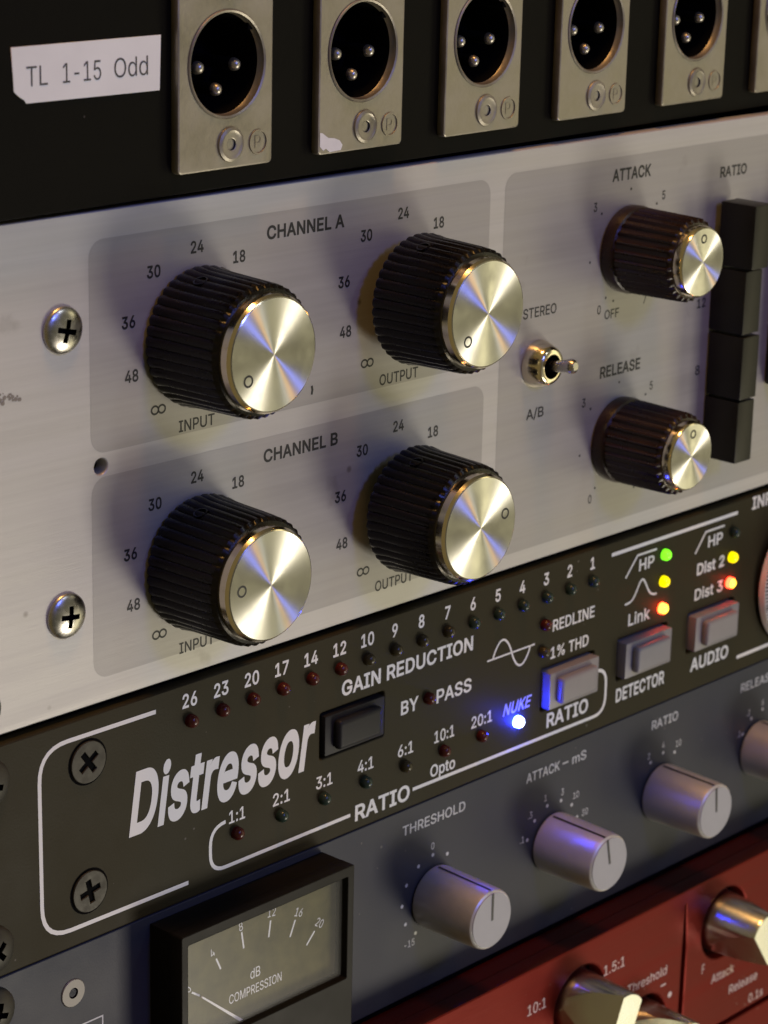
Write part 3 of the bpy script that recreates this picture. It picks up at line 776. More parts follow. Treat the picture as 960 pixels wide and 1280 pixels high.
# ================================================================== silver compressor
comp = Unit('silver_compressor', 'silver compressor with four big black knobs, under the row of sockets',
            'compressor', ((LEFT + RIGHT) / 2, 0, U + 0.4), (0.0017186, -0.00030358), 0.0, 0.001, (130, 0, 2 * U))
bm = bmesh.new()
plate(bm, rrect(LEFT, RIGHT, U + 0.5, 3 * U - 0.5, 0.8), [circle(52.8, 88.3, 1.45, 24)], 0, 3.0, 0.25)
part('front_panel', bm, M_silver, comp)
chassis(comp, 40, 480, U + 1.2, 3 * U - 1.2, 3.2)
for (x0, x1, z0, z1) in ((50.6, 153.2, 90.7, 128.0), (50.6, 153.2, 49.5, 86.4), (157.6, 330, 48.2, 128.4)):
    bm = bmesh.new()
    pts = rrect(x0, x1, z0, z1, 3.2)
    holes = []
    bm.faces.new([bm.verts.new((a, -0.02, b)) for a, b in pts])
    part('printed_area', bm, M_zone, comp)

KX = (75.2, 128.1)
KZ = (108.1, 66.3)


def words(unit, ink, items, name='lettering'):
    """one block of printing: words as (string, x, z, height, options), dots as (x, z, r), strokes as (points, width)"""
    b = bmesh.new()
    for it in items:
        if isinstance(it[0], str):
            text(b, it[0], it[1], it[2], it[3], **(it[4] if len(it) > 4 else {}))
        elif isinstance(it[0], (list, tuple)):
            ribbon(b, it[0], it[1], it[2] if len(it) > 2 else -0.05)
        else:
            disc(b, it[0], it[1], it[2], it[3] if len(it) > 3 else -0.05, 14)
    return part(name, b, ink, unit)


for iz, z in enumerate(KZ):
    words(comp, M_ink, [('CHANNEL A', 92.1, 124.4, 2.3, dict(xr=112.0, bold=0.024)) if iz == 0 else
                        ('CHANNEL B', 91.7, 82.8, 2.3, dict(xr=111.2, bold=0.024))])
    for ix, x in enumerate(KX):
        bm = bmesh.new()
        for q, dx, dz in (('24', 0, 15.9), ('18', 10.1, 12.9), ('30', -10.1, 12.8), ('36', -15.9, 4.7), ('48', -15.3, -4.9)):
            text(bm, q, x + dx, z + dz, 2.05, bold=0.022, wf=0.88)
        infinity(bm, x - 9.2, z - 11.9, 3.2, 1.45)
        if ix == 0:
            text(bm, 'INPUT', x - 4.4, z - 15.9, 2.05, xr=x + 4.2, bold=0.012)
        else:
            text(bm, 'OUTPUT', x - 5.7, z - 15.9, 2.05, xr=x + 5.2, bold=0.012)
        part('lettering', bm, M_ink, comp)
SM = dict(bold=0.010, wf=0.85)
DOT = 0.28
words(comp, M_ink, [('ATTACK', 191.9, 124.6, 2.4, dict(xr=205.0, bold=0.024)), ('5', 209.9, 118.7, 1.85, SM), ('3', 186.6, 118.6, 1.85, SM),
                    ('0', 189.4, 96.5, 1.85, SM), ('7', 205.1, 96.7, 1.85, SM), ('OFF', 193.8, 95.1, 1.9, dict(w=4.9, bold=0.010)),
                    (198.4, 121.2, DOT), (207.6, 117.1, DOT), (188.8, 117.0, DOT), (185.6, 107.1, DOT), (191.5, 98.8, DOT), (194.1, 97.8, DOT)])
words(comp, M_ink, [('RELEASE', 190.8, 82.6, 2.35, dict(xr=204.7, bold=0.024)), ('5', 209.1, 76.9, 1.85, SM), ('3', 185.7, 76.9, 1.85, SM),
                    ('0', 189.3, 54.9, 1.85, SM), (197.6, 79.5, DOT), (207.2, 75.2, DOT), (188.1, 75.2, DOT), (185.1, 65.4, DOT),
                    (190.9, 57.1, DOT), (204.7, 54.6, DOT)])
words(comp, M_ink, [('STEREO', 164.6, 99.0, 2.05, dict(xr=175.2, bold=0.012)), ('A/B', 169.6, 77.5, 2.1, dict(w=5.6, bold=0.012))])
words(comp, M_ink, [('RATIO', 230.1, 121.5, 2.2, dict(xr=240.0, bold=0.024))])
words(comp, M_ink, [('12', 225.9, 92.9, 2.0, dict(w=3.2, bold=0.012))])
words(comp, M_ink, [('8', 225.9, 77.6, 2.1, dict(w=1.6, bold=0.012))])
words(comp, M_ink, [([(104.0, 92.5), (104.2, 93.4), (104.0, 94.2)], 0.5)])
# scuff left of the channel A dial
bm = bmesh.new()
for q in range(26):
    a, b = random.gauss(0, 1.5), random.gauss(0, .45)
    disc(bm, 33 + a, 103.9 + b - a * .12, random.uniform(.12, .42), -0.02 - q * .0015, 9)
part('scuff', bm, mat('grime', (0.24, 0.215, 0.17), 0.6), comp)


def big_knob(X, Z, h, rc, ang, label, gap=0.3):
    bm = bmesh.new()
    n = 40 * 8

    def rad(t, k):
        if k == 0 or k >= 6:
            return 1.0
        u = (t * 40 / (2 * PI)) % 1
        return 1 + 0.034 * (abs(math.sin(PI * u)) ** 0.8) - 0.016
    prof = [(11.9, -gap), (12.4, -gap - 0.3), (12.55, -gap - 1.1), (12.2, -gap - 3.7), (11.85, -(h - 4.2)), (11.7, -(h - 2.9)), (11.2, -(h - 2.35))]
    lathe(bm, prof, n, rad=rad)
    lathe(bm, [(4.0, 0.2), (4.0, -gap - 0.2)], 28)
    k = part('knob', bm, M_rib, comp, (X, 0, Z), 35, label)
    bm = bmesh.new()
    lathe(bm, [(10.7, -(h - 2.5)), (rc + .75, -(h - 2.2)), (rc + .62, -(h - 0.7)), (rc + .22, -(h - 0.12)), (rc, -h), (0.01, -h - 0.01)],
          96, mi=[0, 0, 0, 0, 1, 1], close0=False)
    sub('cap', bm, [M_chrome, M_spun], k, (0, 0, 0), 25)
    bm = bmesh.new()
    px, pz = 0.72 * rc * math.cos(ang), 0.72 * rc * math.sin(ang)
    ringflat(bm, px, pz, 0.75, 1.12, -h - 0.04)
    sub('index_mark', bm, M_ink, k)
    bm = bmesh.new()                                             # set screw hole in the side of the knob
    a = ang + 1.9
    lathe(bm, [(1.35, 0.0), (1.35, -0.35), (1.05, -0.40), (1.0, -0.10)], 20, close0=False, close1=True, mi=[0, 0, 1, 1])
    bmesh.ops.rotate(bm, verts=bm.verts, matrix=Matrix.Rotation(-PI / 2, 3, 'X'))
    bmesh.ops.translate(bm, verts=bm.verts, vec=(0, -gap - 5.6, 12.0))
    bmesh.ops.rotate(bm, verts=bm.verts, matrix=Matrix.Rotation(-(math.radians(112) - PI / 2), 3, 'Y'))
    sub('set_screw', bm, [M_rib, M_void], k, (0, 0, 0), 30)
    return k


big_knob(KX[0], KZ[0], 19.5, 9.9, math.atan2(104.3 - 108.1, 69.1 - 75.2), 'upper left large knob with its ring mark at the lower left')
big_knob(KX[1], KZ[0], 22.1, 9.9, math.atan2(103.5 - 108.1, 122.5 - 128.1), 'upper right large knob with its ring mark at the lower left', 3.9)
big_knob(KX[0], KZ[1], 19.3, 9.9, math.atan2(66.8 - 66.3, 67.8 - 75.2), 'lower left large knob with its ring mark at the left')
big_knob(KX[1], KZ[1], 22.1, 9.9, math.atan2(68.0 - 66.3, 135.7 - 128.1), 'lower right large knob with its ring mark at the right', 3.6)


def small_knob(X, Z, h, ang, label):
    bm = bmesh.new()
    n = 28 * 8

    def rad(t, k):
        if k <= 3 or k >= 7:
            return 1.0
        u = (t * 28 / (2 * PI)) % 1
        return 1 + 0.075 * min(1, max(0, 1.35 - abs(u - .5) / .20))
    prof = [(9.3, -0.3), (9.4, -2.2), (9.1, -3.0), (8.6, -3.3), (8.55, -3.8), (8.3, -(h - 3.6)), (8.2, -(h - 2.7)), (7.9, -(h - 2.2))]
    lathe(bm, prof, n, rad=rad)
    k = part('knob', bm, M_ribbrown, comp, (X, 0, Z), 35, label)
    rc = 7.0
    bm = bmesh.new()
    lathe(bm, [(7.4, -(h - 2.4)), (rc + .55, -(h - 2.1)), (rc + .45, -(h - 0.6)), (rc + .18, -(h - 0.1)), (rc, -h), (0.01, -h - 0.01)],
          80, mi=[0, 0, 0, 0, 1, 1], close0=False)
    sub('cap', bm, [M_chrome, M_spun], k, (0, 0, 0), 25)
    bm = bmesh.new()
    ringflat(bm, 0.7 * rc * math.cos(ang), 0.7 * rc * math.sin(ang), 0.62, 0.98, -h - 0.04)
    sub('index_mark', bm, M_ink, k)


small_knob(198.0, 108.6, 19.9, math.radians(91), 'small ribbed knob under the ATTACK lettering')
small_knob(198.0, 66.9, 19.9, math.radians(88), 'small ribbed knob under the RELEASE lettering')

# toggle switch
bm = bmesh.new()
lathe(bm, [(5.0, -0.1), (4.95, -0.9), (4.7, -1.6), (4.2, -3.2), (3.7, -4.0), (3.3, -4.2), (2.6, -4.2), (2.5, -1.5)], 40, mi=[0, 0, 0, 0, 0, 0, 1, 1], close0=False)
tog = part('toggle_switch', bm, [M_chrome, M_void], comp, (169.6, 0, 88.1), 40)
bm = bmesh.new()
lathe(bm, [(1.15, -2.2), (1.1, -4.5), (1.45, -8.4), (1.55, -9.2), (1.4, -9.9), (0.8, -10.4)], 24)
bmesh.ops.rotate(bm, verts=bm.verts, cent=(0, -3.5, 0), matrix=Matrix.Rotation(math.radians(-10), 3, 'X'))
sub('lever', bm, M_screw, tog, (0, 0, 0), 40)

# ratio keys
key = None
for i in range(4):
    zc = 108.45 - i * 14.75
    if key is None:
        bm = bmesh.new()
        box(bm, -3.1, 3.1, -0.3, -9.6, -7.1, 7.1, 0.35)
        key = part('push_key', bm, M_key, comp, (232.1, 0, zc), 40)
        key.location.y -= 1.2 * MM
    else:
        copy_part(key, comp, (232.1 + (0, .05, -.05, .04)[i], (0, 0.25, -0.2, 0.1)[i], zc))
for i in range(3):
    copy_part(key, comp, (255.3, 0, 77.3 + i * 14.75))

# panel screws and rack screws
sb = cross_screw(4.15, 1.25, 2.0, 0.95, 1.1, spin=0.25)
ps = part('screw', sb, [M_screw, M_void], comp, (44.7, 0, 113.6), 30)
sb = cross_screw(4.15, 1.25, 2.0, 0.95, 1.1, spin=0.12)
ps2 = part('screw', sb, [M_screw, M_void], comp, (44.5, 0, 63.1), 30)
sb = cross_screw(4.6, 1.9, 2.2, 1.1, 1.2, spin=0.5)
rs = part('rack_screw', sb, [M_darkscrew, M_void], comp, (24.9, -0.2, 50.6), 30)

# ================================================================== dark olive dynamics unit
dis = Unit('dark_olive_compressor', 'dark olive compressor with small round lights and rectangular buttons, under the silver one',
           'compressor', ((LEFT + RIGHT) / 2, 0, 0.4), (0.0032372, -0.0025362), -0.98558, -0.26239, (130, 0, .5 * U))
SLOT = [(115.7, 23.6), (183.4, 15.2), (209.9, 15.4), (236.0, 15.3)]
bm = bmesh.new()
plate(bm, rrect(LEFT, RIGHT, 0.6, U - 0.55, 0.6),
      [rrect(x - 9.1, x + 9.1, z - 4.85, z + 4.85, 0.5, 3) for x, z in SLOT], 0, 3.0, 0.3)
part('front_panel', bm, M_olive, dis)
chassis(dis, 40, 480, 1.3, U - 1.5, 6.0)
bm = bmesh.new()
LX = [72.5 + 7.866 * i for i in range(16)]
for s, x in zip('26 23 20 17 14 12 10 9 8 7 6 5 4 3 2 1'.split(), LX):
    text(bm, s, x - .1, 40.6, 2.6, bold=0.02, wf=0.86)
RX = [84.2 + 11.77 * i for i in range(8)]
for s, x, w in zip('1:1 2:1 3:1 4:1 6:1 10:1 20:1'.split(), RX, (4.2, 4.6, 4.6, 4.6, 4.6, 6.2, 6.6)):
    text(bm, s, x + .2, 14.0, 2.5, w=w, bold=0.012)
text(bm, 'GAIN REDUCTION', 112.5, 32.0, 2.95, xr=151.4, bold=0.022)
text(bm, 'BY', 129.8, 23.2, 2.8, xr=135.0, bold=0.018)
text(bm, 'PASS', 140.5, 22.9, 2.8, xr=151.3, bold=0.018)
text(bm, 'REDLINE', 177.5, 29.3, 2.5, xr=191.8, bold=0.016)
text(bm, '1% THD', 177.1, 23.1, 2.5, xr=190.1, bold=0.016)
text(bm, 'Opto', 139.2, 6.7, 2.5, xr=146.9, bold=0.016)
text(bm, 'RATIO', 116.9, 4.2, 3.2, xr=133.0, bold=0.022)
text(bm, 'RATIO', 176.7, 7.6, 3.1, xr=191.0, bold=0.022)
text(bm, 'DETECTOR', 201.0, 6.9, 3.0, xr=218.9, bold=0.022)
text(bm, 'AUDIO', 228.9, 7.0, 3.0, xr=243.8, bold=0.022)
text(bm, 'HP', 207.2, 36.3, 2.6, xr=212.7, bold=0.018)
text(bm, 'HP', 233.1, 36.2, 2.6, xr=238.7, bold=0.018)
text(bm, 'Link', 204.2, 24.1, 2.7, xr=212.1, bold=0.016)
text(bm, 'Dist 2', 229.3, 30.3, 2.6, xr=240.0, bold=0.024)
text(bm, 'Dist 3', 229.0, 24.2, 2.6, xr=239.9, bold=0.016)
text(bm, 'INPUT', 249.9, 42.0, 2.9, xr=264.0, bold=0.022)
Y = -0.06
ribbon(bm, rounded([(64.1, 40.5), (37.1, 40.6), (37.1, 4.2), (71.9, 4.05)], 6.4), 0.82, Y)
ribbon(bm, rounded([(81.4, 13.5), (77.5, 13.3), (77.5, 4.2), (115.5, 4.3)], 3.8), 0.75, Y)
ribbon(bm, rounded([(133.9, 4.4), (197.1, 4.1), (197.1, 14.9), (192.9, 14.9)], 4.0), 0.75, Y)
ribbon(bm, [(197.0, 41.0), (244.2, 41.0)], 0.85, Y)
ribbon(bm, [(247.5, 4.35), (296, 4.35)], 0.85, Y)
ribbon(bm, [(202.4, 34.4), (206.4, 38.85), (213.4, 38.85)], 0.5, Y)
ribbon(bm, [(228.2, 34.4), (231.9, 38.9), (239.2, 38.9)], 0.5, Y)
bell = []
for i in range(31):
    t = i / 30
    bell.append((202.6 + 11.6 * t, 28.15 + 4.6 * math.exp(-((t - .52) / .20) ** 2)))
ribbon(bm, bell, 0.5, Y)
ribbon(bm, [(156.1, 26.65), (171.6, 26.65)], 0.38, Y)
ribbon(bm, [(157.9 + 12.2 * i / 32, 26.65 + 3.6 * math.copysign(abs(math.sin(2 * PI * i / 32)) ** .8, math.sin(2 * PI * i / 32))) for i in range(33)], 0.45, Y)
part('lettering', bm, M_white, dis)
bm = bmesh.new()
text(bm, 'Distressor', 57.4, 23.95, 11.3, xr=105.4, y=-0.06, bold=0.025, shear=0.25)
part('title_lettering', bm, M_white, dis)
bm = bmesh.new()
text(bm, 'NUKE', 161.8, 14.0, 2.55, xr=171.3, bold=0.016, shear=0.28)
part('lettering', bm, M_bluewhite, dis, label='italic bluish lettering above the lit blue light')


def led_bm(r=1.3, core=False):
    bm = bmesh.new()
    prof = [(r * 1.0, 0.2), (r, -0.55)]
    for k in range(1, 8):
        a = k / 8 * PI / 2
        prof.append((r * math.cos(a), -0.55 - r * .95 * math.sin(a)))
    lathe(bm, prof, 24)
    if core:
        for f in bm.faces:
            c = f.calc_center_median()
            if math.hypot(c.x, c.z) < r * .80:
                f.material_index = 1
    return bm


protos = {}


def led(kind, mats, x, z, label=None):
    if kind in protos:
        return copy_part(protos[kind], dis, (x, 0, z), label)
    o = part('indicator_light', led_bm(1.3, len(mats) > 1), mats, dis, (x, 0, z), 50, label)
    protos[kind] = o
    return o


for i, x in enumerate(LX):
    if i < 6:
        led('red', [M_led_red], x, 36.5)
    elif i < 10:
        led('olive', [M_led_olive], x, 36.5)
    else:
        led('green', [M_led_green], x, 36.5)
for i, x in enumerate(RX[:7]):
    kind = ('red', 'green', 'green', 'green', 'olive', 'red', 'red')[i]
    led(kind, None, x, 10.35)
led('red', None, 137.8, 23.4)
led('red', None, 174.6, 30.3)
led('olive', None, 174.3, 24.2)
led('green', None, 242.9, 36.5)
led('blue', [M_lit_blue, M_lit_blue_core], RX[7], 10.35, 'lit blue light')
led('litgreen', [M_lit_green], 216.4, 36.9, 'lit green light')
led('yellow', [M_lit_yellow], 216.3, 30.6, 'lit yellow light')
led('yellow', None, 242.7, 30.5, 'lit yellow light')
led('orange', [M_lit_orange, M_lit_core], 216.3, 24.2, 'lit orange red light')
led('litred', [M_lit_red, M_lit_core], 242.4, 24.3, 'lit red light')


def button(x, z, m, push, label):
    bm = bmesh.new()
    box(bm, -8.45, 8.45, 3.0, -push, -4.2, 4.2, 0.45)
    b = part('push_button', bm, m, dis, (x, 0, z), 40, label)
    bm = bmesh.new()
    box(bm, -6.2, 6.2, -push + .3, -push - 1.8, -3.1, 3.1, 1.1, 4)
    sub('finger_pad', bm, m, b, (0, 0, 0), 40)


button(*SLOT[0], M_darkplastic, 0.8, 'charcoal button beside the large white lettering')
button(*SLOT[1], M_greyplastic, 2.0, 'grey button lit blue on its left side')
button(*SLOT[2], M_greyplastic, 2.0, 'grey button above the DETECTOR lettering')
button(*SLOT[3], M_greyplastic, 2.0, 'grey button above the AUDIO lettering')

# input dial at the right edge of the picture
bm = bmesh.new()
lathe(bm, [(16.9, -0.6), (16.9, -1.2), (16.5, -2.6), (12.6, -4.0), (12.4, -4.2)], 90, mi=[1, 0, 0, 0, 0])
dl = part('input_dial', bm, [M_skirt, M_bezel], dis, (270.3, 0, 20.0), 35)
bm = bmesh.new()
for i in range(110):
    a = 2 * PI * i / 110
    big = i % 10 == 0
    r1 = 16.45
    r2 = 13.6 if big else 15.2
    wd = 0.42 if big else 0.27
    ca, sa = math.cos(a), math.sin(a)
    q = []
    for r, s in ((r1, -1), (r2, -1), (r2, 1), (r1, 1)):
        yy = -2.6 - (16.5 - r) / 3.9 * 1.4 - 0.04
        q.append(bm.verts.new((r * ca - s * wd * sa / 1, yy, r * sa + s * wd * ca / 1)))
    bm.faces.new(q)
sub('graduations', bm, M_ink, dl)
bm = bmesh.new()
lathe(bm, [(10.5, -4.0), (10.0, -16.0), (9.4, -16.8)], 72, rad=lambda t, k: 1 + .02 * math.sin(36 * t))
sub('grip', bm, M_rib, dl, (0, 0, 0), 35)

for x, z, sp in ((48.0, 35.4, 0.62), (47.9, 10.4, 0.22)):
    sb = bmesh.new()
    aw, al = 0.55, 2.3
    cr = [(aw, aw), (aw, al), (-aw, al), (-aw, aw), (-al, aw), (-al, -aw), (-aw, -aw), (-aw, -al), (aw, -al), (aw, -aw), (al, -aw), (al, aw)]
    cr = [(p * math.cos(sp) - q * math.sin(sp), p * math.sin(sp) + q * math.cos(sp)) for p, q in cr]
    plate(sb, circle(0, 0, 3.95, 44), [cr], -0.42, 0.0, 0.12)
    disc(sb, 0, 0, 2.6, -0.05, 24, 1)  # black floor disc painted in as the shade of the cross
    ringflat(sb, 0, 0, 3.97, 4.4, -0.03)
    sb.faces.ensure_lookup_table()
    for f in sb.faces[-36:]:
        f.material_index = 1
    part('screw', sb, [M_darkscrew, M_void], dis, (x, 0, z), 30)
for z, sp in ((37.6, 0.3), (6.4, 0.8)):
    part('rack_screw', cross_screw(4.5, 1.6, 2.2, 1.1, 1.1, spin=sp), [M_darkscrew, M_void], dis, (25.9, 0, z), 30)

# ================================================================== slate grey unit with meter
gry = Unit('slate_grey_compressor', 'slate grey compressor with a black needle meter, just above the red one',
           'compressor', ((LEFT + RIGHT) / 2, 0, -U + 0.4), (0.0034609, -0.0010649), 0.24413, 0.03772, (130, 0, -.5 * U))
bm = bmesh.new()
plate(bm, rrect(LEFT, RIGHT, -U + 0.25, -0.65, 0.6), [], 0, 3.0, 0.25)
part('front_panel', bm, M_slate, gry)
chassis(gry, 40, 480, -U + 1.2, -1.4, 3.2)
HB = dict(bold=0.008)
TN = dict(bold=0.002, wf=0.85)
R4 = 0.42
words(gry, M_softwhite, [('THRESHOLD', 132.6, -5.4, 2.15, dict(xr=152.1, bold=0.010)), ('0', 142.1, -11.6, 1.55, TN), ('-15', 135.6, -31.9, 1.55, TN)] +
      [(x, z, R4) for x, z in ((142.2, -13.7), (146.8, -14.9), (137.8, -14.9), (134.2, -18.1), (133.0, -22.5), (134.2, -27.0), (137.4, -30.1))])
words(gry, M_softwhite, [('ATTACK', 172.2, -5.4, 2.15, dict(xr=183.6, bold=0.010)), ('mS', 188.0, -5.4, 2.15, dict(xr=192.9, bold=0.010)),
                         ([(184.6, -5.4), (186.6, -5.4)], 0.35), ('1', 179.1, -11.9, 1.55, TN), ('3', 185.0, -12.2, 1.55, TN),
                         ('10', 189.9, -14.4, 1.55, TN), ('30', 193.4, -19.6, 1.55, TN), ('.3', 174.0, -14.5, 1.55, TN), ('.1', 171.5, -19.6, 1.55, TN)] +
      [(x, z, R4) for x, z in ((179.8, -14.0), (184.6, -14.2), (188.5, -16.4), (190.6, -20.0), (175.6, -16.3), (173.3, -20.2))])
words(gry, M_softwhite, [('RATIO', 217.0, -5.4, 2.15, dict(xr=227.0, bold=0.010)), ('2', 216.5, -12.8, 1.55, TN), ('4', 221.9, -11.5, 1.55, TN),
                         ('10', 227.9, -12.7, 1.55, TN), (217.3, -14.6, R4), (222.0, -13.5, R4), (226.5, -14.6, R4)])
words(gry, M_softwhite, [('RELEASE', 252.2, -5.5, 2.15, dict(xr=266.0, bold=0.010)), ('.2', 256.1, -12.8, 1.55, TN), ('6', 262.0, -11.6, 1.55, TN),
                         ('.1', 252.6, -17.4, 1.55, TN), (257.5, -14.7, R4), (262.1, -13.5, R4), (254.2, -17.9, R4)])
words(gry, M_softwhite, [([(36, -16.8), (51.7, -16.8), (51.7, -30)], 0.32)], 'printed_outline')

kb = None
for i, (x, z, lab) in enumerate(((142.7, -23.2, 'knob under the THRESHOLD lettering'), (181.9, -23.2, 'knob under the ATTACK lettering'),
                                 (221.2, -23.0, 'knob under the RATIO lettering'), (260.2, -23.0, 'knob under the RELEASE lettering, cut by the picture edge'))):
    if kb is None:
        bm = bmesh.new()
        lathe(bm, [(6.9, -0.5), (6.95, -1.2), (6.62, -15.2), (6.45, -16.0), (6.1, -16.3), (0.01, -16.32)], 64, close0=False)
        kb = part('knob', bm, M_knob, gry, (x, 0, z), 28, lab)
        bm = bmesh.new()
        lathe(bm, [(6.05, -16.28), (5.95, -16.5), (0.01, -16.55)], 64, close0=False)
        sub('face', bm, M_knobface, kb, (0, 0, 0), 28)
        bm = bmesh.new()
        box(bm, -0.3, 0.3, -16.4, -16.62, 0.0, 6.0)
        q = [bm.verts.new(c) for c in ((-.32, -15.9, 6.62), (.32, -15.9, 6.62), (.32, -1.3, 7.03), (-.32, -1.3, 7.03))]
        bm.faces.new(q)
        sub('pointer_line', bm, M_ink, kb)
    else:
        c = copy_part(kb, gry, (x, 0, z), lab)
    
kids = [o for o in gry.o.children if o.name.startswith('knob')]
for o, a in zip(kids, (0.0, 0.2, 0.08, 0.0)):
    o.rotation_euler = (0, -a if a else 0, 0)

# meter
bm = bmesh.new()
plate(bm, rrect(63.2, 109.0, -43.3, -2.0, 0.5, 3), [rrect(64.9, 107.2, -26.2, -4.2, 0.3, 3)], -9.0, -5.4, 0.2)
box(bm, 63.4, 108.8, -0.2, -5.39, -43.1, -2.2)
mt = part('meter', bm, M_bezel, gry, (0, 0, 0), 30)
bo = gry.base


def msub(name, bm, m, smooth=None):
    return sub(name, bm, m, mt, (0, 0, 0), smooth)


bm = bmesh.new()
box(bm, 64.95, 107.15, -5.42, -5.8, -26.15, -4.25)
msub('dial_card', bm, M_dial)
bm = bmesh.new()
Y = -5.86
for a, b in (((74.8, -11.4), (76.0, -14.0)), ((81.4, -8.2), (82.0, -11.8)), ((89.1, -8.4), (88.6, -11.8)),
             ((95.8, -10.6), (94.4, -13.8)), ((101.2, -14.9), (99.0, -17.2)), ((68.6, -16.2), (70.6, -17.6))):
    ribbon(bm, [a, b], 0.38, Y)
for s, x, z, r in (('0', 67.6, -15.2, .9), ('4', 73.8, -9.9, .45), ('8', 81.2, -7.0, .15), ('12', 89.4, -6.8, -.1), ('16', 96.8, -9.3, -.4),
                   ('20', 102.6, -13.6, -.6)):
    text(bm, s, x, z, 1.75, y=Y, bold=-0.002, rot=r, wf=.8)
text(bm, 'dB', 85.1, -18.0, 2.1, y=Y, w=2.6, bold=0.0)
text(bm, 'COMPRESSION', 78.2, -21.4, 1.9, xr=92.2, y=Y, bold=0.0)
msub('lettering', bm, M_white)
bm = bmesh.new()
d = Vector((80.8 - 70.8, -26.4 + 17.8)).normalized()
p0 = Vector((70.4, -17.5))
p1 = p0 + d * 13.6
n = Vector((-d.y, d.x))
q = []
for p, w in ((p0, .16), (p1, .3)):
    q += [p + n * w, p - n * w]
for yy in (-6.5, -6.8):
    for p in q:
        bm.verts.new((p.x, yy, p.y))
bm.verts.ensure_lookup_table()
v = bm.verts
for f in ((0, 1, 3, 2), (4, 6, 7, 5), (0, 4, 5, 1), (2, 3, 7, 6), (0, 2, 6, 4), (1, 5, 7, 3)):
    bm.faces.new([v[i] for i in f])
msub('needle', bm, M_white)
bm = bmesh.new()
box(bm, 64.92, 107.18, -7.6, -8.0, -26.18, -4.22)
msub('window', bm, M_glass)

bm = bmesh.new()
lathe(bm, [(2.75, 0.2), (2.75, -0.1), (2.6, -0.25), (1.05, -0.25), (0.8, 0.0)], 32, mi=[0, 0, 0, 1, 1])
part('socket_screw', bm, [mat('dull_steel', (0.17, 0.16, 0.15), 0.5, 0.5), M_void], gry, (44.8, 0, -9.6), 30)
part('rack_screw', cross_screw(4.6, 1.7, 2.2, 1.1, 1.1, spin=.35), [M_darkscrew, M_void], gry, (26.6, 0, -6.6), 30)

# ================================================================== red unit
red = Unit('red_compressor', 'brushed red compressor with chrome bar knobs, lowest in the stack',
           'compressor', ((LEFT + RIGHT) / 2, 0, -3 * U + 0.4), piv=(130, 0, -2 * U))
YF = -9.5
RK = [(182.4, -59.6, 9.0), (237.0, -58.6, 9.0), (206.6, -76.0, 9.0)]
bm = bmesh.new()
plate(bm, rrect(LEFT, RIGHT, -3 * U + 0.5, -U - 0.35, 0.8), [circle(x, z, r) for x, z, r in RK] +
      [[(220.8, -48.5), (220.6, -60), (220.5, -87.2), (300, -87.2), (300, -85.9), (222.0, -85.9), (222.0, -60), (221.0, -48.5)]], YF, YF + 4.5, 0.5)
bm.normal_update()
for f in bm.faces:
    if f.normal.z > 0.6 and f.calc_center_median().z > -U - 1.2:
        f.material_index = 1
o_ = part('front_panel', bm, [M_red, M_redlip], red, smooth=40)
bm = bmesh.new()
box(bm, LEFT + 1.0, RIGHT - 1.0, YF + 1.8 if False else YF + 4.51, 0, -3 * U + 1.0, -U - 0.5)
part('backing', bm, M_redlip, red)
chassis(red, 40, 480, -3 * U + 1.3, -U - 1.3, 0.2)
Y = YF - 0.05
TH = dict(y=Y, bold=0.002)
words(red, M_pinkink, [('10:1', 167.0, -54.7, 2.5, dict(w=6.3, **TH))])
words(red, M_pinkink, [('1.5:1', 194.3, -54.7, 2.5, dict(w=7.6, **TH))])
words(red, M_pinkink, [('Threshold', 199.7, -62.9, 2.3, dict(xr=214.6, **TH)), ([(212.6, -66.6), (214.6, -66.6)], 0.4, Y), (216.4, -70.1, 0.75, Y)])
words(red, M_pinkink, [('F', 229.4, -68.2, 2.4, dict(wf=.7, **TH)), ('Attack', 233.1, -72.4, 2.3, dict(xr=242.3, **TH)),
                       ('Release', 240.9, -78.0, 2.3, dict(xr=252.6, **TH)), ('0.1s', 252.6, -83.6, 2.3, dict(w=6.0, **TH))])
for (x, z, r), a, lab in zip(RK, (2.75, 3.75, 2.6), ('chrome bar knob between the 10:1 and 1.5:1 marks', 'chrome bar knob above the Attack lettering',
                                                   'chrome bar knob below the Threshold lettering')):
    bm = bmesh.new()
    lathe(bm, [(7.6, YF + 4.4), (7.6, YF - 0.2), (7.3, YF - 1.0), (7.0, YF - 12.3), (6.6, YF - 13.0)], 72)
    # the two slanted flats that turn the cylinder into a bar
    for s in (0, PI):
        nx, nz = math.cos(a + s), math.sin(a + s)
        no = Vector((nx, -0.30, nz)).normalized()
        co = Vector((nx * 7.0, YF - 1.6, nz * 7.0))
        g = bm.verts[:] + bm.edges[:] + bm.faces[:]
        rr = bmesh.ops.bisect_plane(bm, geom=g, plane_co=co, plane_no=no, clear_outer=True)
        ed = [e for e in rr['geom_cut'] if isinstance(e, bmesh.types.BMEdge)]
        bmesh.ops.edgeloop_fill(bm, edges=ed)
    part('knob', bm, M_steel, red, (x, 0, z), 35, lab)

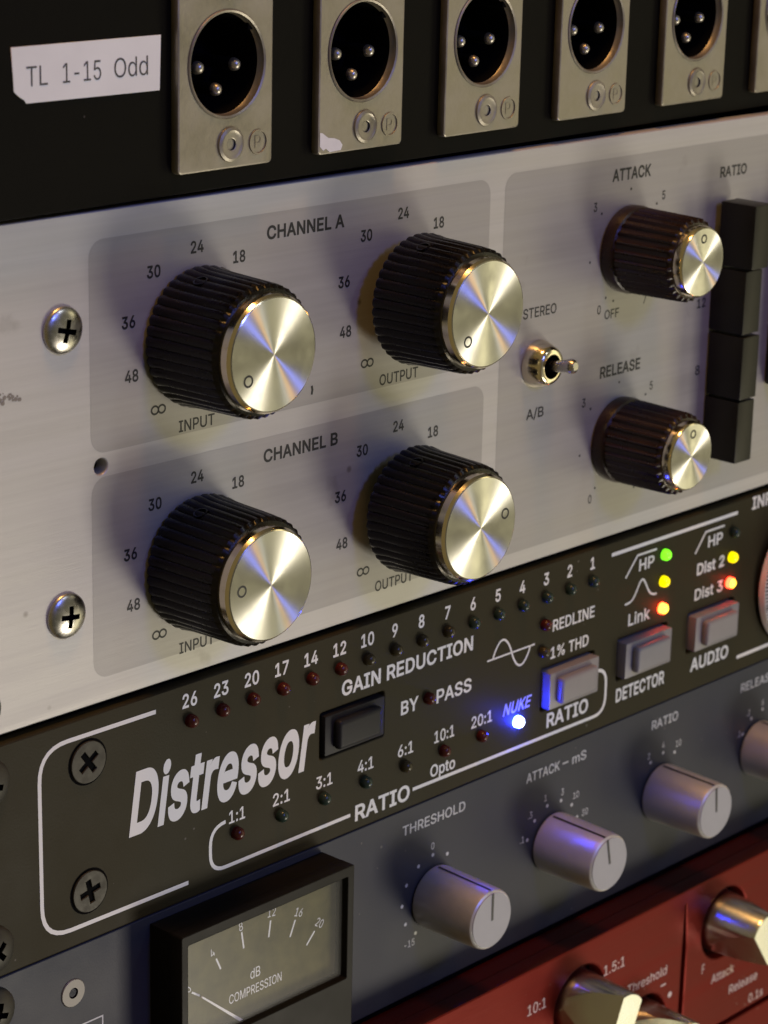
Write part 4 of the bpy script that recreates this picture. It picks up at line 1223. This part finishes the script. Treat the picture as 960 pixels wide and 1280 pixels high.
# ================================================================== connector panel above
xlr = Unit('socket_panel', 'black panel with a row of nickel three-pin sockets, topmost in the stack',
           'patch panel', ((LEFT + RIGHT) / 2, 0, 3 * U + 0.4), (0.0292850, 0.0019805), -2.16791, 0.0002, (130, 0, 3 * U + 22))
YP = 1.9
XX = [78.9, 113.5, 148.3, 183.4, 219.0, 254.2]
ZX = 155.7
bm = bmesh.new()
plate(bm, rrect(LEFT, RIGHT, 134.0, 4 * U - 0.5, 0.6), [circle(x + .3, ZX, 9.6) for x in XX], YP, YP + 2.5, 0.25)
part('front_panel', bm, M_black, xlr)
bm = bmesh.new()
box(bm, 30, 490, YP + 16, YP + 120, 134.6, 4 * U - 1.2)
box(bm, 30, 490, YP + 2.6, YP + 16, 134.5, 136.5)
part('chassis', bm, M_void, xlr)
# tape label
bm = bmesh.new()
plate(bm, [(32.8, 161.4), (65.0, 161.4), (64.7, 152.2), (35.7, 152.35), (35.3, 152.9), (34.6, 153.3), (34.0, 153.7), (33.2, 154.4)], [], YP - 0.22, YP - 0.02, 0.04)
tp = part('tape_label', bm, M_tape, xlr, label='white tape label with a torn lower left corner')
bm = bmesh.new()
for s, a, b in (('TL', 35.8, 40.2), ('1-15', 43.4, 51.6), ('Odd', 54.5, 62.0)):
    text(bm, s, a, 156.6, 3.2, y=YP - 0.27, xr=b, bold=-0.004)
sub('lettering', bm, mat('grey_ink', (0.05, 0.05, 0.05), .5), tp)


def socket():
    bm = bmesh.new()
    plate(bm, rrect(-11.6, 11.2, -18.0, 13.5 + 4.5, 0.9, 4), [circle(0, 0, 8.8, 64)], 0, YP - 0.03, 0.35)
    s = part('socket', bm, M_satin, xlr, (XX[0], 0, ZX), 35)
    bm = bmesh.new()
    lathe(bm, [(9.35, -0.12), (9.15, -0.30), (8.8, -0.15), (8.75, 0.3), (8.6, 1.3), (8.55, 1.35), (8.5, 12.0), (0.01, 12.01)], 64,
          mi=[0, 0, 0, 0, 1, 1, 1, 1], close0=False)
    sub('barrel', bm, [M_satin, M_void], s, (0, 0, 0), 40)
    bm = bmesh.new()
    box(bm, 5.6, 7.2, 0.6, 6.0, 5.4, 7.2, 0.2)
    sub('key_tab', bm, M_void, s)
    for x, z in ((-4.2, -0.6), (4.6, -0.6), (0.1, -4.6)):
        bm = bmesh.new()
        lathe(bm, [(1.1, 12.0), (1.15, 3.3), (1.15, 3.0), (1.0, 2.4), (0.6, 2.0), (0.2, 1.85)], 18, mi=[1, 0, 0, 0, 0, 0], close0=False)  # shaft coloured black for the shade deep in the barrel
        sub('pin', bm, [M_pin, M_void], s, (x, 0, z), 50)
    for zz in (-13.8, 13.8):
        bm = bmesh.new()
        lathe(bm, [(3.1, -0.02), (3.0, -0.35), (2.5, -0.55), (1.9, -0.3), (1.3, -0.42), (1.05, -0.3), (0.95, 0.9), (0.01, 0.92)], 32,
              mi=[0, 0, 0, 0, 0, 1, 1, 1], close0=False)
        sub('rivet', bm, [M_satin, M_void], s, (0.8, 0, zz), 40)
    bm = bmesh.new()
    lathe(bm, [(2.25, 0.0), (2.2, -0.22), (1.95, -0.22), (1.9, 0.0)], 36, c=(7.6, -14.0), close0=False, close1=False)
    text(bm, 'P', 7.6, -14.0, 2.3, y=-0.12, w=1.5, bold=-0.01)
    sub('emblem', bm, M_satin, s, (0, 0, 0), 40)
    return s


sk = socket()
sk['label'] = 'socket nearest the white tape label'
sks = [sk] + [copy_part(sk, xlr, (x, 0, ZX)) for x in XX[1:]]
sks[1]['label'] = 'socket with a white paint chip at its lower left corner'
random.seed(11)
bm = bmesh.new()
bm.faces.new([bm.verts.new((a, -0.06, b)) for a, b in ((-11.2, -13.9), (-10.6, -14.0), (-9.0, -15.0), (-7.4, -15.2), (-6.0, -15.7), (-5.2, -16.6),
                                                       (-5.6, -17.5), (-8.6, -17.6), (-9.6, -16.9), (-10.3, -17.2), (-11.2, -16.4))])
sub('paint_chip', bm, M_chip, sks[1])
